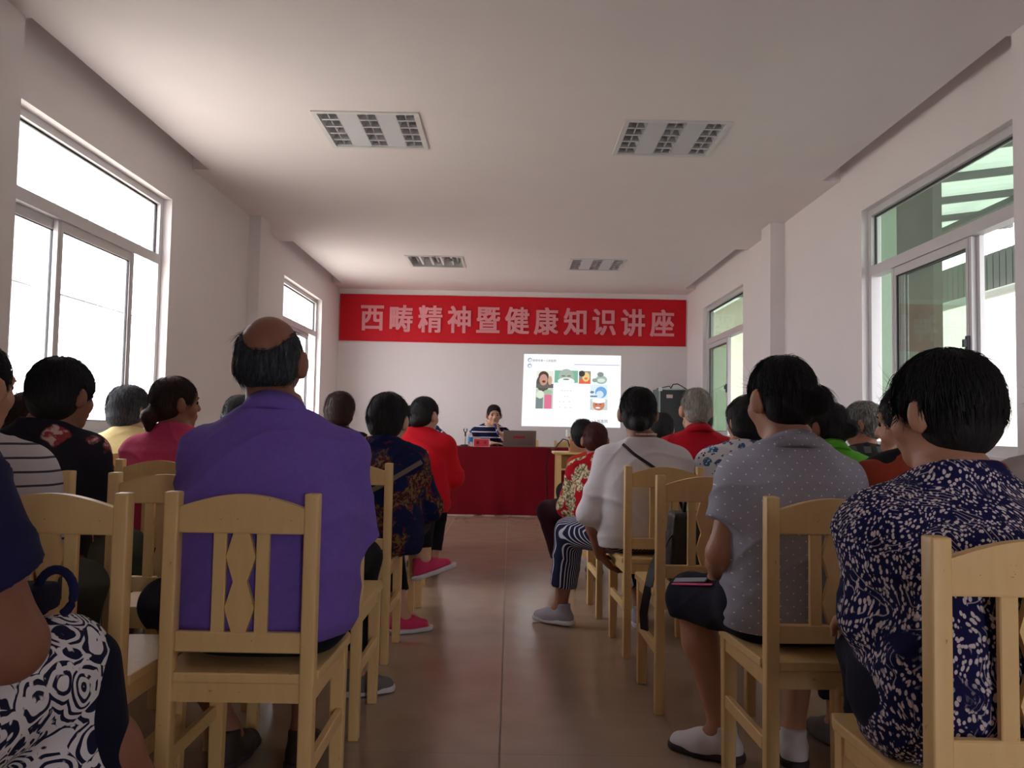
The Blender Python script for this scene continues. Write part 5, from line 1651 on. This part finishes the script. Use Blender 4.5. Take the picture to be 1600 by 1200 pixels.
# woman at the lower left corner with the rose skirt, legs crossed
x0, y0 = -.965, 1.06
lw = lambda *p: (p[0] - x0, p[1] - y0, p[2])
L0 = person('person', 'person in navy shirt and white skirt with navy roses, lower left corner', x0, y0, top=1.235, sh=.985, wide=1.12, depth=1.08, sw=.165, lean=.06, slouch=.03, head=(-8, 0, 0), hairstyle='short', h=.006, seed=43, skinmat=SKIN_D,
            shirt=dict(name='shirt', mat=FB_BLUET, sleeve=.62, o=.020, loose=.01, hem=.02),
            arms=dict(r=(lw(-.735, 1.205, .665), lw(-.88, 1.37, .66)), l=(lw(-1.21, 1.12, .68), lw(-1.02, 1.36, .64)), r_up=.056),
            legs=dict(r=(lw(-.800, 1.450, .560), lw(-.590, 1.60, .10), (.3, 1, 0)), l=(lw(-1.02, 1.45, .50), lw(-.98, 1.42, .092), (0, 1, 0))),
            shoes=dict(mat=flat('black_shoe', (30, 28, 30), .5)))
K = Sdf(); Jl = L0['J']
K.ell(V3(0, 0, SEAT + .10), V3(.215, .165, .115), k=.03)
K.rc(Jl['Hr'], Jl['Kr'], .115, .082, k=.08); K.rc(Jl['Hl'], Jl['Kl'], .115, .085, k=.08)
K.rc((Jl['Hr'] + Jl['Hl']) / 2, (Jl['Kr'] + Jl['Kl']) / 2 - V3(0, 0, .02), .10, .085, k=.08)
kr = Jl['Kr']
K.rc(kr + V3(0, -.02, 0), kr + V3(.030, .03, -.34), .080, .085, k=.05, cut=(kr + V3(.03, .03, -.32), V3(0, 0, -1)))
K.rc(Jl['Kl'], Jl['Kl'] + V3(0, .0, -.34), .085, .09, k=.08, cut=(kr + V3(.03, .03, -.32), V3(0, 0, -1)))
P, Q = K.mesh(.006); P = wrinkle(P, Q, .010, 77, 1.2)
add_mesh('skirt', (P, Q), FB_ROSE, L0['obj'])
Kp = Sdf()
Kp.rc(kr + V3(.042, .020, .0), kr + V3(.070, .05, -.34), .062, .072, k=.03, cut=(kr + V3(.03, .03, -.33), V3(0, 0, -1)))
P, Q = Kp.mesh(.006)
add_mesh('skirt_panel', (P, Q), FB_NAVY, L0['obj'])
hb = empty('handbag', (-.80, 1.42, .665)); tag(hb, 'small navy handbag with looped handle on the rose print lap', 'bag')
m = MB(); m.box(-.13, .0, -.05, .05, -.005, .045); m.bevel(.015, 3); m.build('pouch', FB_NAVY, hb, True)
m = MB(); m.tube([(.013 + .032 * math.cos(a), 0, .032 + .040 * math.sin(a)) for a in np.linspace(-1.1, 4.2, 20)], .008, 8); m.build('handle', FB_BLUET, hb, True)

# ------------------------------------------------------------------ the speaker behind the red table
SPK = person('person', 'speaker in navy white striped polo holding a microphone behind the red table', -.245, 10.03, rz=180, top=1.258, sh=.985, wide=1.06, sw=.165, lean=.12, slouch=.03, head=(8, -4, 0), hoff=(-.045, .03), hs=1.05, hairstyle='man', hairmat=H_BLACK,
             h=.006, seed=51, skinmat=SKIN_L, face=True,
             shirt=dict(name='polo_shirt', mat=FB_SPK, sleeve=.75, o=.016, collar='polo', collar_mat=FB_NAVY, neck=.03, tilt=.2, collar_h=.070),
             arms=dict(r=((.215, .14, .825), (-.03, .38, .800)), r_hand=((-1, .1, 0), (0, 0, -1), 1, .3), l=((-.225, .25, .815), (-.105, .285, .940)), l_hand=((.15, -.25, 1), (.9, .3, .0), 1, 1.25)),
             pants=dict(mat=FB_BLACK, len=1.85), shoes=dict(mat=SH_GREY))
microphone('microphone', (-.140, 9.715, .905), (-.180, 9.775, 1.040), 'dark microphone held to the mouth of the speaker', MIC_BLUE)

# ------------------------------------------------------------------ bag on the empty right chair
bg = empty('handbag', (.735, 3.07, SEAT)); tag(bg, 'black leather handbag standing on the empty right chair', 'bag')
m = MB(); m.prism([(-.135, 0), (-.12, .26), (.12, .26), (.135, 0)], -.065, .065); m.bevel(.018, 3); m.build('bag_body', flat('black_leather', (24, 23, 26), .4, .5, 0, .1, .2, 40), bg, True)
m = MB(); m.tube([(-.07, 0, .25), (-.065, 0, .30), (-.03, 0, .335), (.03, 0, .335), (.065, 0, .30), (.07, 0, .25)], .008, 8); m.build('handle', flat('black_leather', (24, 23, 26)), bg, True)
m = MB(); m.box(-.10, .10, -.0665, -.064, .05, .17); m.bevel(.001, 1); m.build('front_pocket', flat('black_leather', (24, 23, 26)), bg)
band([(-.10, -.02, .22), (-.15, -.05, .16), (-.205, -.10, .06), (-.222, -.12, .0), (-.232, -.12, -.05), (-.238, -.11, -.10), (-.232, -.10, -.16)], 'shoulder_strap', flat('black_leather', (24, 23, 26)), .034, .006, bg, Vector((-.7, -.6, .3)))
